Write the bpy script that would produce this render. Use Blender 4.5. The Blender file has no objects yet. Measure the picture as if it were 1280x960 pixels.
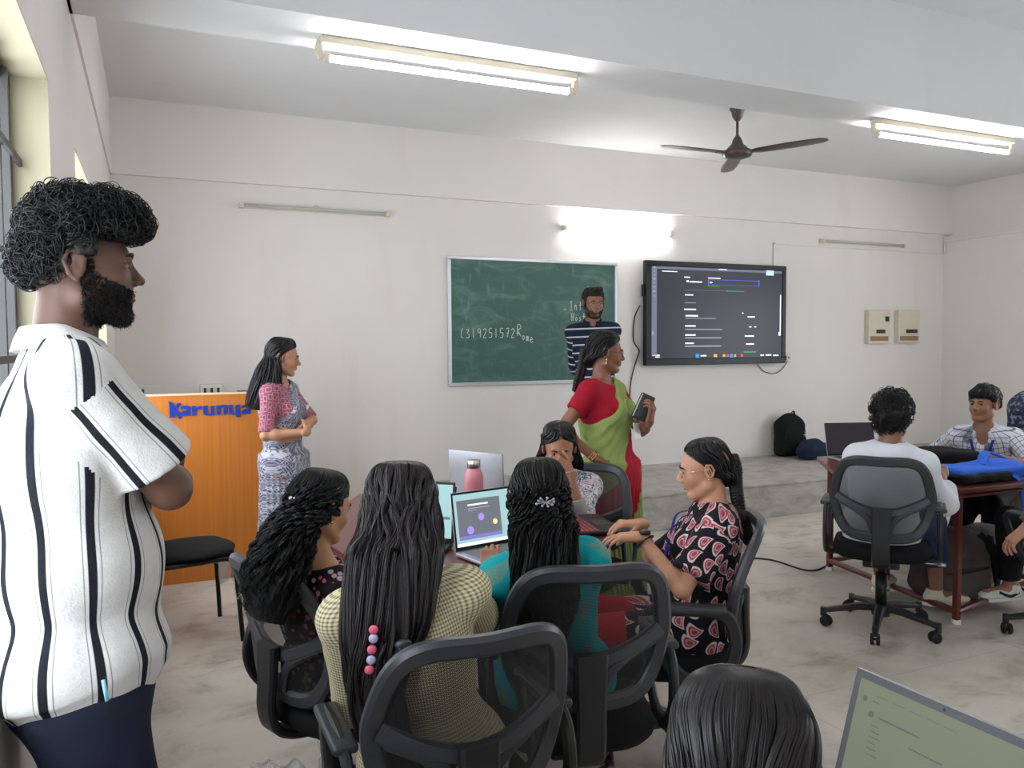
import bpy, math, random
import numpy as np
from mathutils import Vector, Matrix
rnd = random.Random(7); nr = np.random.default_rng(7)
pi = math.pi
scene = bpy.context.scene
COL = scene.collection

# ---------------------------------------------------------------- camera
FPX = 1007.0; YAW, PITCH, ROLL = [math.radians(a) for a in (24.0, 2.76, -0.33)]
EYE = np.array([0, 0, 1.55])
def cam_basis():
    cy, sy, cp, sp = math.cos(YAW), math.sin(YAW), math.cos(PITCH), math.sin(PITCH)
    f = np.array([sy*cp, cy*cp, -sp]); r = np.array([cy, -sy, 0]); u = np.cross(r, f)
    cr, sr = math.cos(ROLL), math.sin(ROLL)
    return r*cr+u*sr, -r*sr+u*cr, f
CR, CU, CF = cam_basis()
cam = bpy.data.objects.new('camera', bpy.data.cameras.new('camera')); COL.objects.link(cam)
cam.matrix_world = Matrix(((CR[0], CU[0], -CF[0], EYE[0]), (CR[1], CU[1], -CF[1], EYE[1]), (CR[2], CU[2], -CF[2], EYE[2]), (0, 0, 0, 1)))
cam.data.sensor_width = 36; cam.data.lens = FPX*36/1280; cam.data.clip_start = 0.05
scene.camera = cam
def ray(u, v): return CF+CR*(u-640)/FPX+CU*(480-v)/FPX
def W(u, v, zc): return EYE+ray(u, v)*zc                 # a surveyed point of the photo at depth zc
def onY(u, v, Y): d = ray(u, v); return EYE+d*Y/d[1]
def onZ(u, v, Z): d = ray(u, v); return EYE+d*(Z-EYE[2])/d[2]

# ---------------------------------------------------------------- light
EXPOSURE = 0.80
SKY = 6.0
TUBE = 44.0; TUBE_REAR = 4.0
scene.view_settings.view_transform = 'Standard'; scene.view_settings.look = 'None'
scene.view_settings.gamma = 1; scene.view_settings.use_curve_mapping = False
scene.view_settings.exposure = EXPOSURE
world = bpy.data.worlds.new('overcast_sky'); scene.world = world; world.use_nodes = True
wb = world.node_tree.nodes['Background']; wb.inputs[0].default_value = (0.86, 0.93, 1.0, 1); wb.inputs[1].default_value = SKY
scene.cycles.max_bounces = 8; scene.cycles.diffuse_bounces = 5; scene.cycles.transparent_max_bounces = 16
scene.cycles.sample_clamp_indirect = 6
def portal(loc, rot, sx, sy):
    l = bpy.data.lights.new('window_portal', 'AREA'); l.shape = 'RECTANGLE'; l.size = sx; l.size_y = sy
    l.cycles.is_portal = True
    o = bpy.data.objects.new('window_portal', l); o.location = loc; o.rotation_euler = rot; COL.objects.link(o)
portal((-0.50, 1.65, 1.55), (0, -pi/2, 0), 1.7, 2.4)
portal((-0.50, 4.8, 1.55), (0, -pi/2, 0), 1.7, 2.2)
portal((9.4, 2.6, 1.7), (0, pi/2, 0), 1.6, 2.8)  # sky portal for the added right-hand window
for wx in (1.2, 4.2, 7.2): portal((wx, -4.75, 1.65), (pi/2, 0, 0), 2.0, 1.7)

# ---------------------------------------------------------------- materials
class G:
    def __init__(s, name):
        s.m = bpy.data.materials.new(name); s.m.use_nodes = True; s.t = s.m.node_tree; s.t.nodes.clear()
        s.out = s.t.nodes.new('ShaderNodeOutputMaterial')
    def n(s, typ, ins=None, **props):
        nd = s.t.nodes.new('ShaderNode'+typ)
        for k, v in props.items(): setattr(nd, k, v)
        for k, v in (ins or {}).items(): s.put(nd.inputs[k], v)
        return nd
    def put(s, sock, v):
        if isinstance(v, bpy.types.NodeSocket): s.t.links.new(v, sock)
        elif isinstance(v, bpy.types.Node): s.t.links.new(v.outputs[0], sock)
        else:
            if isinstance(v, (tuple, list)) and len(v) == 3 and sock.type == 'RGBA': v = (*v, 1)
            sock.default_value = v
    def math(s, op, a, b=0.0, c=0.0, clamp=False):
        return s.n('Math', {0: a, 1: b, 2: c}, operation=op, use_clamp=clamp).outputs[0]
    def mix(s, f, a, b): 
        nd = s.n('Mix', data_type='RGBA'); s.put(nd.inputs[0], f); s.put(nd.inputs[6], a); s.put(nd.inputs[7], b); return nd.outputs[2]
    def ramp(s, f, stops, interp='LINEAR'):
        nd = s.n('ValToRGB', {0: f}); cr = nd.color_ramp; cr.interpolation = interp
        while len(cr.elements) < len(stops): cr.elements.new(0.5)
        for e, (p, c) in zip(cr.elements, stops): e.position = p; e.color = (*c, 1) if len(c) == 3 else c
        return nd.outputs[0]
    def step(s, x, lo, hi): # smooth 0..1
        nd = s.n('MapRange', {0: x, 1: lo, 2: hi, 3: 0.0, 4: 1.0}, interpolation_type='SMOOTHSTEP'); return nd.outputs[0]
    def obj(s): return s.n('TexCoord').outputs['Object']
    def geo(s): return s.n('NewGeometry').outputs['Position']
    def attr(s, name='cuv'): return s.n('Attribute', attribute_name=name).outputs['Vector']
    def sep(s, v): nd = s.n('SeparateXYZ', {0: v}); return nd.outputs
    def noise(s, v, scale, detail=3.0, rough=0.5, dist=0.0):
        return s.n('TexNoise', {'Vector': v, 'Scale': scale, 'Detail': detail, 'Roughness': rough, 'Distortion': dist}).outputs['Fac']
    def scale(s, v, xyz): return s.n('VectorMath', {0: v, 1: xyz}, operation='MULTIPLY').outputs[0]
    def bump(s, h, dist=0.002, strength=0.5): return s.n('Bump', {'Height': h, 'Distance': dist, 'Strength': strength}).outputs[0]
    def bsdf(s, col, rough=0.5, metal=0.0, spec=0.5, **kw):
        ins = {'Base Color': col, 'Roughness': rough, 'Metallic': metal, 'Specular IOR Level': spec}
        ins.update(kw); nd = s.n('BsdfPrincipled', ins); return nd.outputs[0]
    def done(s, sh): s.put(s.out.inputs[0], sh); return s.m
def S(r, g, b): # 0-255 sRGB -> linear
    f = lambda c: (c/255/12.92) if c/255 <= .04045 else ((c/255+.055)/1.055)**2.4
    return (f(r), f(g), f(b))
def plain(name, col, rough=0.5, metal=0.0, spec=0.5, var=0.06, scale=30.0, bump=0.0, bscale=200.0, **kw):
    g = G(name); v = g.obj(); n = g.noise(v, scale)
    c = g.mix(n, tuple(x*(1-var) for x in col), tuple(min(1, x*(1+var)) for x in col))
    if bump: kw['Normal'] = g.bump(g.noise(v, bscale), bump, 0.6)
    return g.done(g.bsdf(c, rough, metal, spec, **kw))
def emit(name, col, st):
    g = G(name); return g.done(g.n('Emission', {0: (*col, 1), 1: st}))
M = {}
def wallmat(name, col, dirt=0.06, rough=0.75):
    g = G(name); p = g.geo(); a = g.noise(p, 0.7, 4); b = g.noise(g.scale(p, (3, 3, 0.6)), 1.5, 4)
    c = g.mix(g.step(a, .3, .75), col, tuple(x*(1-dirt) for x in col)); c = g.mix(g.math('MULTIPLY', g.step(b, .55, .8), .35), c, (col[0]*.9, col[1]*.86, col[2]*.8))
    return g.done(g.bsdf(c, rough, 0, .3, Normal=g.bump(g.noise(p, 60, 3), .002, .25)))
M['wall'] = wallmat('wall_paint', S(229, 225, 221))
M['ceiling'] = wallmat('ceiling_paint', S(226, 226, 227))
M['reveal'] = wallmat('window_reveal_paint', S(198, 192, 164))
def floormat():
    g = G('polished_concrete'); p = g.geo(); sx, sy, sz = g.sep(p)
    a = g.noise(p, 1.1, 6, .6, .6); b = g.noise(g.scale(p, (1, 1.5, 1)), 2.2, 8, .7, .35); d = g.noise(p, 14, 6, .7)
    c = g.ramp(a, [(.25, S(176, 168, 156)), (.5, S(200, 192, 181)), (.8, S(216, 210, 198))])
    c = g.mix(g.math('MULTIPLY', g.step(b, .46, .72), .8), c, S(140, 131, 118))
    c = g.mix(g.math('MULTIPLY', g.step(d, .55, .8), .3), c, S(186, 182, 172))
    # joint lines of the screed, a metre and a half apart
    for s_, off, per in ((sx, .52, 1.5), (sy, .35, 1.5)):
        f = g.math('ABSOLUTE', g.math('SUBTRACT', g.math('FRACT', g.math('DIVIDE', g.math('ADD', s_, off+30), per)), .5))
        l = g.step(f, .4985, .4999); c = g.mix(g.math('MULTIPLY', l, .6), c, S(90, 84, 76))
    r = g.math('ADD', .34, g.math('MULTIPLY', b, .25))
    return g.done(g.bsdf(c, r, 0, .4, Normal=g.bump(b, .002, .25)))
M['floor'] = floormat()
def stepmat():
    g = G('cement_step'); p = g.geo(); a = g.noise(g.scale(p, (1, 1, 2)), 4, 8, .65, 1)
    c = g.ramp(a, [(.3, S(140, 137, 130)), (.55, S(172, 168, 160)), (.8, S(192, 188, 176))])
    return g.done(g.bsdf(c, .55, 0, .35, Normal=g.bump(a, .003, .3)))
M['step'] = stepmat()
M['black_plastic'] = plain('black_plastic', S(30, 30, 33), .42, bump=.0004, bscale=600)
M['gloss_black'] = plain('glossy_black_plastic', S(14, 15, 18), .38, spec=.3)
M['grey_plastic'] = plain('dark_grey_plastic', S(52, 53, 58), .38, bump=.0004, bscale=600)
M['seat_fabric'] = plain('black_seat_fabric', S(22, 22, 24), .9, bump=.001, bscale=900, spec=.2)
M['steel'] = plain('brushed_steel', S(190, 190, 188), .28, 1.0)
M['silver'] = plain('silver_laptop_shell', S(168, 170, 176), .38, .55)
M['white_plastic'] = plain('white_plastic', S(226, 224, 218), .4)
M['cream_metal'] = plain('cream_painted_metal', S(214, 206, 186), .5)
M['grille'] = plain('dark_grey_window_paint', S(58, 57, 56), .55, var=.15)
M['fan_brown'] = plain('dark_brown_enamel', S(72, 62, 60), .35)
M['maroon'] = plain('maroon_painted_steel', S(92, 34, 28), .4)
M['rubber'] = plain('black_rubber', S(18, 18, 18), .7)
M['gold'] = plain('gold', (.83, .55, .2), .25, 1.0)
M['skin_light'] = None
def woodmat(name, a, b, scale=(60, 60, 1.2), rough=.35, spec=.5):
    g = G(name); v = g.scale(g.obj(), scale); n = g.noise(v, 1.0, 6, .6, .8); n2 = g.noise(g.obj(), 2.0, 2)
    c = g.mix(n, a, b); c = g.mix(g.math('MULTIPLY', n2, .3), c, tuple(x*.7 for x in a))
    return g.done(g.bsdf(c, rough, 0, spec))
M['podium'] = woodmat('orange_laminate', S(178, 98, 30), S(224, 142, 58))
M['podium_edge'] = plain('pale_laminate_edge', S(226, 196, 160), .5)
M['table_top'] = woodmat('mahogany_laminate', S(78, 26, 20), S(116, 48, 38), (4, 60, 60), .28)
def board():
    g = G('green_chalkboard'); v = g.obj(); n = g.noise(g.scale(v, (1, 1, 2.2)), 2.4, 8, .62, 1.4); m = g.noise(g.scale(v, (7, 1, 1.4)), 1.6, 6, .6, 2.0)
    c = g.mix(g.step(n, .45, .85), S(62, 98, 88), S(112, 142, 133)); c = g.mix(g.math('MULTIPLY', g.step(m, .55, .8), .45), c, S(132, 158, 150))
    return g.done(g.bsdf(c, .42, 0, .35))
M['chalkboard'] = board()
M['chalk'] = plain('white_chalk', S(205, 215, 208), .9)
M['aluminium'] = plain('aluminium_frame', S(206, 208, 212), .35, .7)
M['blue_letter'] = plain('blue_acrylic_letters', S(14, 56, 160), .35)
def meshpanel(name, px, col, hole=.5):
    g = G(name); u, v, _ = g.sep(g.attr('cuv'))
    a = g.math('DIVIDE', u, px); b = g.math('DIVIDE', v, px*.8)
    row = g.math('MULTIPLY', g.math('MODULO', g.math('FLOOR', b), 2), .5)
    fx = g.math('ABSOLUTE', g.math('SUBTRACT', g.math('FRACT', g.math('ADD', a, row)), .5))
    fy = g.math('ABSOLUTE', g.math('SUBTRACT', g.math('FRACT', b), .5))
    d = g.math('SQRT', g.math('ADD', g.math('MULTIPLY', fx, fx), g.math('MULTIPLY', fy, fy)))
    h = g.step(d, hole, hole-.08)
    sh = g.n('MixShader', {0: h, 1: g.bsdf(col, .6), 2: g.n('BsdfTransparent').outputs[0]})
    return g.done(sh.outputs[0])
M['mesh'] = meshpanel('woven_black_chair_mesh', .0042, S(26, 26, 28), .40)
M['film'] = (lambda g: g.done(g.n('MixShader', {0: .3, 1: g.n('BsdfTransparent').outputs[0], 2: g.bsdf((.8, .8, .78), .15)}).outputs[0]))(G('clear_plastic_film'))
M['glass'] = (lambda g: g.done(g.n('MixShader', {0: .05, 1: g.n('BsdfTransparent').outputs[0], 2: g.n('BsdfGlossy', {'Roughness': .05}).outputs[0]}).outputs[0]))(G('clear_glass'))
M['tube_rear'] = emit('assumed_tube_behind_viewer', (1.0, .98, .95), TUBE_REAR)
M['tube'] = emit('lit_fluorescent_tube', (1.0, .98, .95), TUBE)
M['curtain'] = plain('beige_curtain', S(196, 180, 150), .9, bump=.004, bscale=20)
M['tube_off'] = plain('unlit_fluorescent_tube', S(188, 188, 180), .25)

# ---------------------------------------------------------------- objects
def props(o, label=None, cat=None, group=None, kind=None):
    if label: o['label'] = label
    if cat: o['category'] = cat
    if group: o['group'] = group
    if kind: o['kind'] = kind
    return o
def thing(name, label, cat, loc=(0, 0, 0), rz=0, group=None):
    o = bpy.data.objects.new(name, None); COL.objects.link(o); o.empty_display_size = .1
    o.location = loc; o.rotation_euler = (0, 0, rz); return props(o, label, cat, group)
class MB:
    """collects shapes into one mesh"""
    def __init__(s): s.v = []; s.f = []; s.n = 0; s.uv = []
    def add(s, v, f, uv=None):
        v = np.asarray(v, float); s.v.append(v); s.f += [[i+s.n for i in q] for q in f]; s.n += len(v)
        s.uv.append(np.zeros((len(v), 2)) if uv is None else np.asarray(uv, float)); return s
    def box(s, lo, hi, R=None, c=None):
        x0, y0, z0 = lo; x1, y1, z1 = hi
        v = np.array([(x0, y0, z0), (x1, y0, z0), (x1, y1, z0), (x0, y1, z0), (x0, y0, z1), (x1, y0, z1), (x1, y1, z1), (x0, y1, z1)], float)
        if R is not None: c = v.mean(0) if c is None else np.array(c); v = (v-c)@np.array(R).T+c
        return s.add(v, [(0, 3, 2, 1), (4, 5, 6, 7), (0, 1, 5, 4), (1, 2, 6, 5), (2, 3, 7, 6), (3, 0, 4, 7)])
    def rbox(s, lo, hi, r=.01, n=3):   # box with rounded vertical edges and softened rims
        x0, y0, z0 = lo; x1, y1, z1 = hi; r = min(r, (x1-x0)/2.01, (y1-y0)/2.01, (z1-z0)/2.01)
        ring = []
        for cx, cy, a0 in ((x1-r, y1-r, 0), (x0+r, y1-r, pi/2), (x0+r, y0+r, pi), (x1-r, y0+r, 1.5*pi)):
            for k in range(n+1): a = a0+pi/2*k/n; ring.append((cx, cy, math.cos(a), math.sin(a)))
        lv = []
        for k in range(n+1): a = pi/2*k/n; lv.append((z0+r-r*math.cos(a), r*math.sin(a)))
        lv += [(z0+z1-z, q) for z, q in reversed(lv)]
        V = [[(cx+ca*q, cy+sa*q, z) for cx, cy, ca, sa in ring] for z, q in lv]
        m = len(ring); F = []
        for i in range(len(lv)-1):
            for j in range(m): F.append((i*m+j, i*m+(j+1) % m, (i+1)*m+(j+1) % m, (i+1)*m+j))
        F.append(tuple(reversed(range(m)))); F.append(tuple(range((len(lv)-1)*m, len(lv)*m)))
        return s.add(np.array(V).reshape(-1, 3), F)
    def tube(s, pts, r, n=8, closed=False, cap=True, flat=None, up=None, twist=0.0):
        """round tube, or with flat=(w,t) a strap-like bar whose width lies along up x tangent"""
        P = np.array(pts, float); m = len(P)
        T = np.zeros_like(P)
        if closed: T = np.roll(P, -1, 0)-np.roll(P, 1, 0)
        else: T[1:-1] = P[2:]-P[:-2]; T[0] = P[1]-P[0]; T[-1] = P[-1]-P[-2]
        T /= np.linalg.norm(T, axis=1)[:, None]+1e-12
        if up is None:
            a = np.array([0, 0, 1.]) if abs(T[0][2]) < .9 else np.array([1., 0, 0]); N = []
            nrm = np.cross(T[0], a); nrm /= np.linalg.norm(nrm)
            for t in T: nrm = nrm-t*(nrm@t); nrm /= np.linalg.norm(nrm)+1e-12; N.append(nrm)
            N = np.array(N)
        else:
            N = np.cross(np.broadcast_to(np.array(up, float), T.shape), T); N /= np.linalg.norm(N, axis=1)[:, None]+1e-9
        B = np.cross(T, N); rr = np.broadcast_to(np.asarray(r, float), (m,))
        if flat is None:
            an = np.arange(n)*2*pi/n; prof = np.stack([np.cos(an), np.sin(an)], 1)
        else:
            w, t = flat; e = min(w, t)*.3
            prof = np.array([(w/2, t/2-e), (w/2-e, t/2), (-w/2+e, t/2), (-w/2, t/2-e), (-w/2, -t/2+e), (-w/2+e, -t/2), (w/2-e, -t/2), (w/2, -t/2+e)]); n = 8
        V = P[:, None]+rr[:, None, None]*(prof[None, :, 0:1]*N[:, None]+prof[None, :, 1:2]*B[:, None]) if True else 0
        F = []
        for i in range(m if closed else m-1):
            j2 = (i+1) % m
            for j in range(n): F.append((i*n+j, i*n+(j+1) % n, j2*n+(j+1) % n, j2*n+j))
        if cap and not closed: F.append(tuple(reversed(range(n)))); F.append(tuple(range((m-1)*n, m*n)))
        return s.add(V.reshape(-1, 3), F)
    def cyl(s, a, b, r, r2=None, n=20): return s.tube([a, b], [r, r if r2 is None else r2], n)
    def lathe(s, prof, c=(0, 0, 0), n=28, axis=None):
        V = []; F = []; m = len(prof)
        for r, z in prof:
            for k in range(n): a = 2*pi*k/n; V.append((r*math.cos(a), r*math.sin(a), z))
        V = np.array(V)
        if axis is not None:
            q = Vector((0, 0, 1)).rotation_difference(Vector(axis)).to_matrix(); V = V@np.array(q).T
        for i in range(m-1):
            for k in range(n): F.append((i*n+k, i*n+(k+1) % n, (i+1)*n+(k+1) % n, (i+1)*n+k))
        F.append(tuple(reversed(range(n)))); F.append(tuple(range((m-1)*n, m*n)))
        return s.add(V+np.array(c), F)
    def ball(s, c, r, n=12, R=None):
        r = np.broadcast_to(np.asarray(r, float), (3,)); V = []; F = []; m = n
        for i in range(m+1):
            t = pi*i/m
            for k in range(2*n): a = pi*k/n; V.append((math.sin(t)*math.cos(a), math.sin(t)*math.sin(a), math.cos(t)))
        V = np.array(V)*r
        if R is not None: V = V@np.array(R).T
        for i in range(m):
            for k in range(2*n): F.append((i*2*n+k, (i+1)*2*n+k, (i+1)*2*n+(k+1) % (2*n), i*2*n+(k+1) % (2*n)))
        return s.add(V+np.array(c), F)
    def prism(s, poly, z0, z1, f=lambda x, y, z: (x, y, z)):   # extrude a polygon; f maps it into place
        n = len(poly); V = [f(x, y, z0) for x, y in poly]+[f(x, y, z1) for x, y in poly]
        F = [tuple(reversed(range(n))), tuple(range(n, 2*n))]+[(i, (i+1) % n, n+(i+1) % n, n+i) for i in range(n)]
        return s.add(V, F)
    def sheet(s, Pt, thick, uv=None, closed_u=False):
        """a grid of points given thickness along its normals"""
        Pt = np.array(Pt, float); a, b, _ = Pt.shape
        du = np.gradient(Pt, axis=0); dv = np.gradient(Pt, axis=1); N = np.cross(du, dv); N /= np.linalg.norm(N, axis=2)[..., None]+1e-12
        V = np.concatenate([(Pt+N*thick/2).reshape(-1, 3), (Pt-N*thick/2).reshape(-1, 3)]); k = a*b; F = []
        for i in range(a-1):
            for j in range(b-1):
                q = (i*b+j, (i+1)*b+j, (i+1)*b+j+1, i*b+j+1); F.append(q); F.append(tuple(k+t for t in reversed(q)))
        for i in range(a-1):
            F.append((i*b, k+i*b, k+(i+1)*b, (i+1)*b)); F.append(((i+1)*b+b-1, k+(i+1)*b+b-1, k+i*b+b-1, i*b+b-1))
        for j in range(b-1):
            F.append((j+1, k+j+1, k+j, j)); F.append(((a-1)*b+j, k+(a-1)*b+j, k+(a-1)*b+j+1, (a-1)*b+j+1))
        u = None
        if uv is not None: u = np.concatenate([np.array(uv).reshape(-1, 2)]*2)
        return s.add(V, F, u)
    def build(s, name, m, parent=None, smooth=False, bevel=0, uv=False, loc=None):
        return mesh_obj(name, np.concatenate(s.v), s.f, m, parent, smooth, bevel, np.concatenate(s.uv) if uv else None, loc)
def mesh_obj(name, V, F, m, parent=None, smooth=False, bevel=0, uv=None, loc=None):
    V = np.asarray(V, float)
    me = bpy.data.meshes.new(name); o = bpy.data.objects.new(name, me); COL.objects.link(o)
    if parent is not None: o.parent = parent
    if loc is not None: o.location = loc; V = V-np.array(loc)
    if isinstance(F, np.ndarray):
        me.vertices.add(len(V)); me.vertices.foreach_set('co', V.astype(np.float32).ravel())
        me.loops.add(F.size); me.loops.foreach_set('vertex_index', F.astype(np.int32).ravel())
        me.polygons.add(len(F)); me.polygons.foreach_set('loop_start', (np.arange(len(F))*F.shape[1]).astype(np.int32))
        me.update(calc_edges=True); me.validate()
    else:
        me.from_pydata(V.tolist(), [], F); me.update()
    if m is not None: me.materials.append(m)
    if smooth: me.polygons.foreach_set('use_smooth', [True]*len(me.polygons))
    if uv is not None and len(uv) != len(V):
        at = me.attributes.new('cuv', 'FLOAT_VECTOR', 'CORNER'); at.data.foreach_set('vector', np.concatenate([uv, np.zeros((len(uv), 1))], 1).astype(np.float32).ravel())
    elif uv is not None:
        at = me.attributes.new('cuv', 'FLOAT_VECTOR', 'POINT'); at.data.foreach_set('vector', np.concatenate([uv, np.zeros((len(uv), 1))], 1).astype(np.float32).ravel())
    if bevel:
        b = o.modifiers.new('bevel', 'BEVEL'); b.width = bevel; b.segments = 2; b.limit_method = 'ANGLE'; b.angle_limit = .6
    return o
def smooth_by_angle(o, deg=35):
    me = o.data; me.polygons.foreach_set('use_smooth', [True]*len(me.polygons)); me.set_sharp_from_angle(angle=math.radians(deg)); return o
def arc(p0, p1, p2, n=10):
    t = np.linspace(0, 1, n)[:, None]; p0, p1, p2 = map(np.array, (p0, p1, p2)); return (1-t)**2*p0+2*t*(1-t)*p1+t*t*p2
def spline(pts, n=8, closed=False):
    P = np.array(pts, float); out = []; m = len(P)
    idx = range(m if closed else m-1)
    for i in idx:
        if closed: a, b, c, d = P[(i-1) % m], P[i], P[(i+1) % m], P[(i+2) % m]
        else: a, b, c, d = P[max(i-1, 0)], P[i], P[i+1], P[min(i+2, m-1)]
        for k in range(n):
            t = k/n; out.append(.5*((2*b)+(-a+c)*t+(2*a-5*b+4*c-d)*t*t+(-a+3*b-3*c+d)*t**3))
    if not closed: out.append(P[-1])
    return np.array(out)
def rotz(a): c, s_ = math.cos(a), math.sin(a); return np.array([[c, -s_, 0], [s_, c, 0], [0, 0, 1]])
def rotx(a): c, s_ = math.cos(a), math.sin(a); return np.array([[1, 0, 0], [0, c, -s_], [0, s_, c]])

# ================================================================ the room
XL, XR, YB, YR, ZC, ZL = -0.27, 9.08, 7.0, -4.7, 3.47, 2.885
def structure(o, label=None): return props(o, label, None, None, 'structure')
b = MB(); b.box((-.6, YR-.2, -.1), (XR+.2, YB+.2, 0)); structure(b.build('floor', M['floor']), 'grey polished concrete floor')
b = MB(); b.box((-.6, YR-.2, ZC), (XR+.2, YB+.2, ZC+.1)); structure(b.build('ceiling', M['ceiling']), 'flat off-white ceiling')
b = MB(); b.box((-.6, YB, 0), (XR+.2, YB+.2, ZC)); structure(b.build('wall_back', M['wall']), 'off-white front wall behind the chalkboard')
b = MB(); b.box((XL, YB-.045, ZL), (XR, YB, ZC)); structure(b.build('trim_5', M['wall']), 'shallow lintel band along the top of the front wall')
RY0, RY1 = 1.2, 4.0; b = MB(); b.box((XR-.1, YR, 0), (XR, RY0, ZL-.03)); b.box((XR-.1, RY1, 0), (XR, YB, ZL-.03)); b.box((XR-.1, RY0, 0), (XR, RY1, .9)); b.box((XR-.1, RY0, 2.5), (XR, RY1, ZL-.03)); structure(b.build('trim_6', M['wall']), 'thicker lower part of the right wall')
b = MB(); b.box((XR, YR, 0), (XR+.2, RY0, ZC)); b.box((XR, RY1, 0), (XR+.2, YB, ZC)); b.box((XR, RY0, 0), (XR+.2, RY1, .9)); b.box((XR, RY0, 2.5), (XR+.2, RY1, ZC)); structure(b.build('wall_right', M['wall']), 'off-white right wall')
WZ0, WZ1 = .9, 2.365
WINS = [(-3.8, -1.6), (.75, 2.84), (3.74, 5.85)]
b = MB(); x0, x1 = -.5, XL
b.box((x0, YR, 0), (x1, YB, WZ0)); b.box((x0, YR, WZ1), (x1, YB, ZC)); b.box((x1, YR, ZL), (x1+.012, YB, ZC))
ys = [YR]+[y for w in WINS for y in w]+[YB]
for i in range(0, len(ys), 2): b.box((x0, ys[i], WZ0), (x1, ys[i+1], WZ1))
structure(b.build('wall_left', M['wall']), 'off-white left wall with barred windows')
b = MB(); rw = [(.2, 2.2), (3.2, 5.2), (6.2, 8.2)]
b.box((XL, YR-.2, 0), (XR, YR, .9)); b.box((XL, YR-.2, 2.5), (XR, YR, ZC)); ys = [XL]+[y for w in rw for y in w]+[XR]
for i in range(0, len(ys), 2): b.box((ys[i], YR-.2, .9), (ys[i+1], YR, 2.5))
structure(b.build('wall_rear', M['wall']), 'off-white rear wall')
k = 0
for (ya, yb) in WINS:
    k += 1; w = structure(thing('window_%d' % k, None, None, (XL, ya, WZ0)), 'tall window with dark grey bars in the left wall'); w['kind'] = 'structure'
    H_ = WZ1-WZ0; L = yb-ya
    r = MB(); t = .008                                    # painted reveal lining
    r.box((-.23, 0, -.0), (0, L, t)); r.box((-.23, 0, H_-t), (0, L, H_)); r.box((-.23, 0, t), (0, t, H_-t)); r.box((-.23, L-t, t), (0, L, H_-t))
    r.build('window_reveal', M['reveal'], w)
    f = MB(); xf = -.10
    for y in (t+.002, L/2-.03, L-t-.062): f.box((xf-.05, y, t), (xf, y+.06, H_-t))
    for z in (t+.002, H_-t-.052): f.box((xf-.05, t, z), (xf, L-t, z+.05))
    f.build('window_frame', M['grille'], w)
    f = MB(); n = int(L/.155)
    for i in range(1, n):
        y = L*i/n; f.box((xf+.0, y-.012, .03), (xf+.016, y+.012, H_-.03))
    for z in (.32, .62, .90, 1.20): f.box((xf+.016, .02, z-.010), (xf+.028, L-.02, z+.010))
    f.build('window_bars', M['grille'], w)
    g = MB(); g.box((xf-.032, .06, .05), (xf-.026, L-.06, H_-.05)); g.build('window_glass', M['glass'], w)
for i, (xa, xb) in enumerate(rw):
    w = structure(thing('window_%d' % (i+4), None, None, (xa, YR, .9)), 'curtained window in the rear wall')
    f = MB(); L = xb-xa
    for x in (0, L/2-.03, L-.06): f.box((x, -.12, 0), (x+.06, -.07, 1.6))
    for z in (0, 1.54): f.box((0, -.12, z), (L, -.07, z+.06))
    for j in range(1, 14): f.box((L*j/14-.008, -.065, .03), (L*j/14+.008, -.055, 1.57))
    f.build('window_frame', M['grille'], w)
w = structure(thing('window_7', None, None, (XR, RY0, .9)), 'added unseen window in the right wall'); f = MB(); L = RY1-RY0  # unseen window, added to bring more daylight to the right side
for y in (0, L/2-.03, L-.06): f.box((.05, y, 0), (.1, y+.06, 1.6))
for z in (0, 1.54): f.box((.05, 0, z), (.1, L, z+.06))
f.build('window_frame', M['grille'], w)
for i, (xa, xb) in enumerate(rw):
    c = structure(thing('trim_%d' % (7+i), None, None, (xa, YR+.02, .85)), 'pair of beige curtains on a rear window'); L = xb-xa
    for q0, q1 in ((-.05, L*.30), (L*.62, L+.05)):
        g_ = [[(x, .05+.025*math.sin(x*42), z) for z in (0, .8, 1.75)] for x in np.linspace(q0, q1, 60)]
        b = MB(); b.sheet(g_, .003); b.build('curtain', M['curtain'], c, True)
    b = MB(); b.cyl((-.15, .05, 1.77), (L+.15, .05, 1.77), .012, n=10); b.build('curtain_rod', M['steel'], c, True)
# beams with lamps under them
for i, yb_ in enumerate((3.35, -.35, -3.6)):
    b = MB(); b.box((XL, yb_, ZL), (XR, yb_+.37, ZC)); structure(b.build('trim_%d' % (i+1), M['ceiling']), 'deep ceiling beam running across the room')
b = MB(); b.box((1.95, 5.57, 0), (XR-.1, YB, .300)); b.box((1.94, 5.562, .283), (XR-.1, YB, .308))
structure(b.build('trim_4', M['step'], bevel=.006), 'low cement platform along the front wall')
# surface conduits on the wall
def conduit(pts, w=.016, name='conduit', label=None, grp='white wiring conduits on the wall'):
    b = MB()
    for p, q in zip(pts[:-1], pts[1:]):
        lo = np.minimum(p, q)-w/2; hi = np.maximum(p, q)+w/2; b.box(lo, hi)
    o = b.build(name, M['white_plastic'], bevel=.002); return props(o, label, 'conduit', grp)
A_ = onY(968, 303, YB-.012); B_ = onY(1181, 318, YB-.012); zq = (A_[2]+B_[2])/2
conduit([(A_[0], YB-.012, 2.41), (A_[0], YB-.012, zq), (XR-.13, YB-.012, zq)], .018, label='thin white conduit running up from the wall screen and right to the corner')
conduit([(XR-.114, YB-.03, zq), (XR-.114, YB-.03, 2.80), (XR-.114, 4.2, 2.80)], .018, label='thin white conduit running along the right wall')
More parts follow.
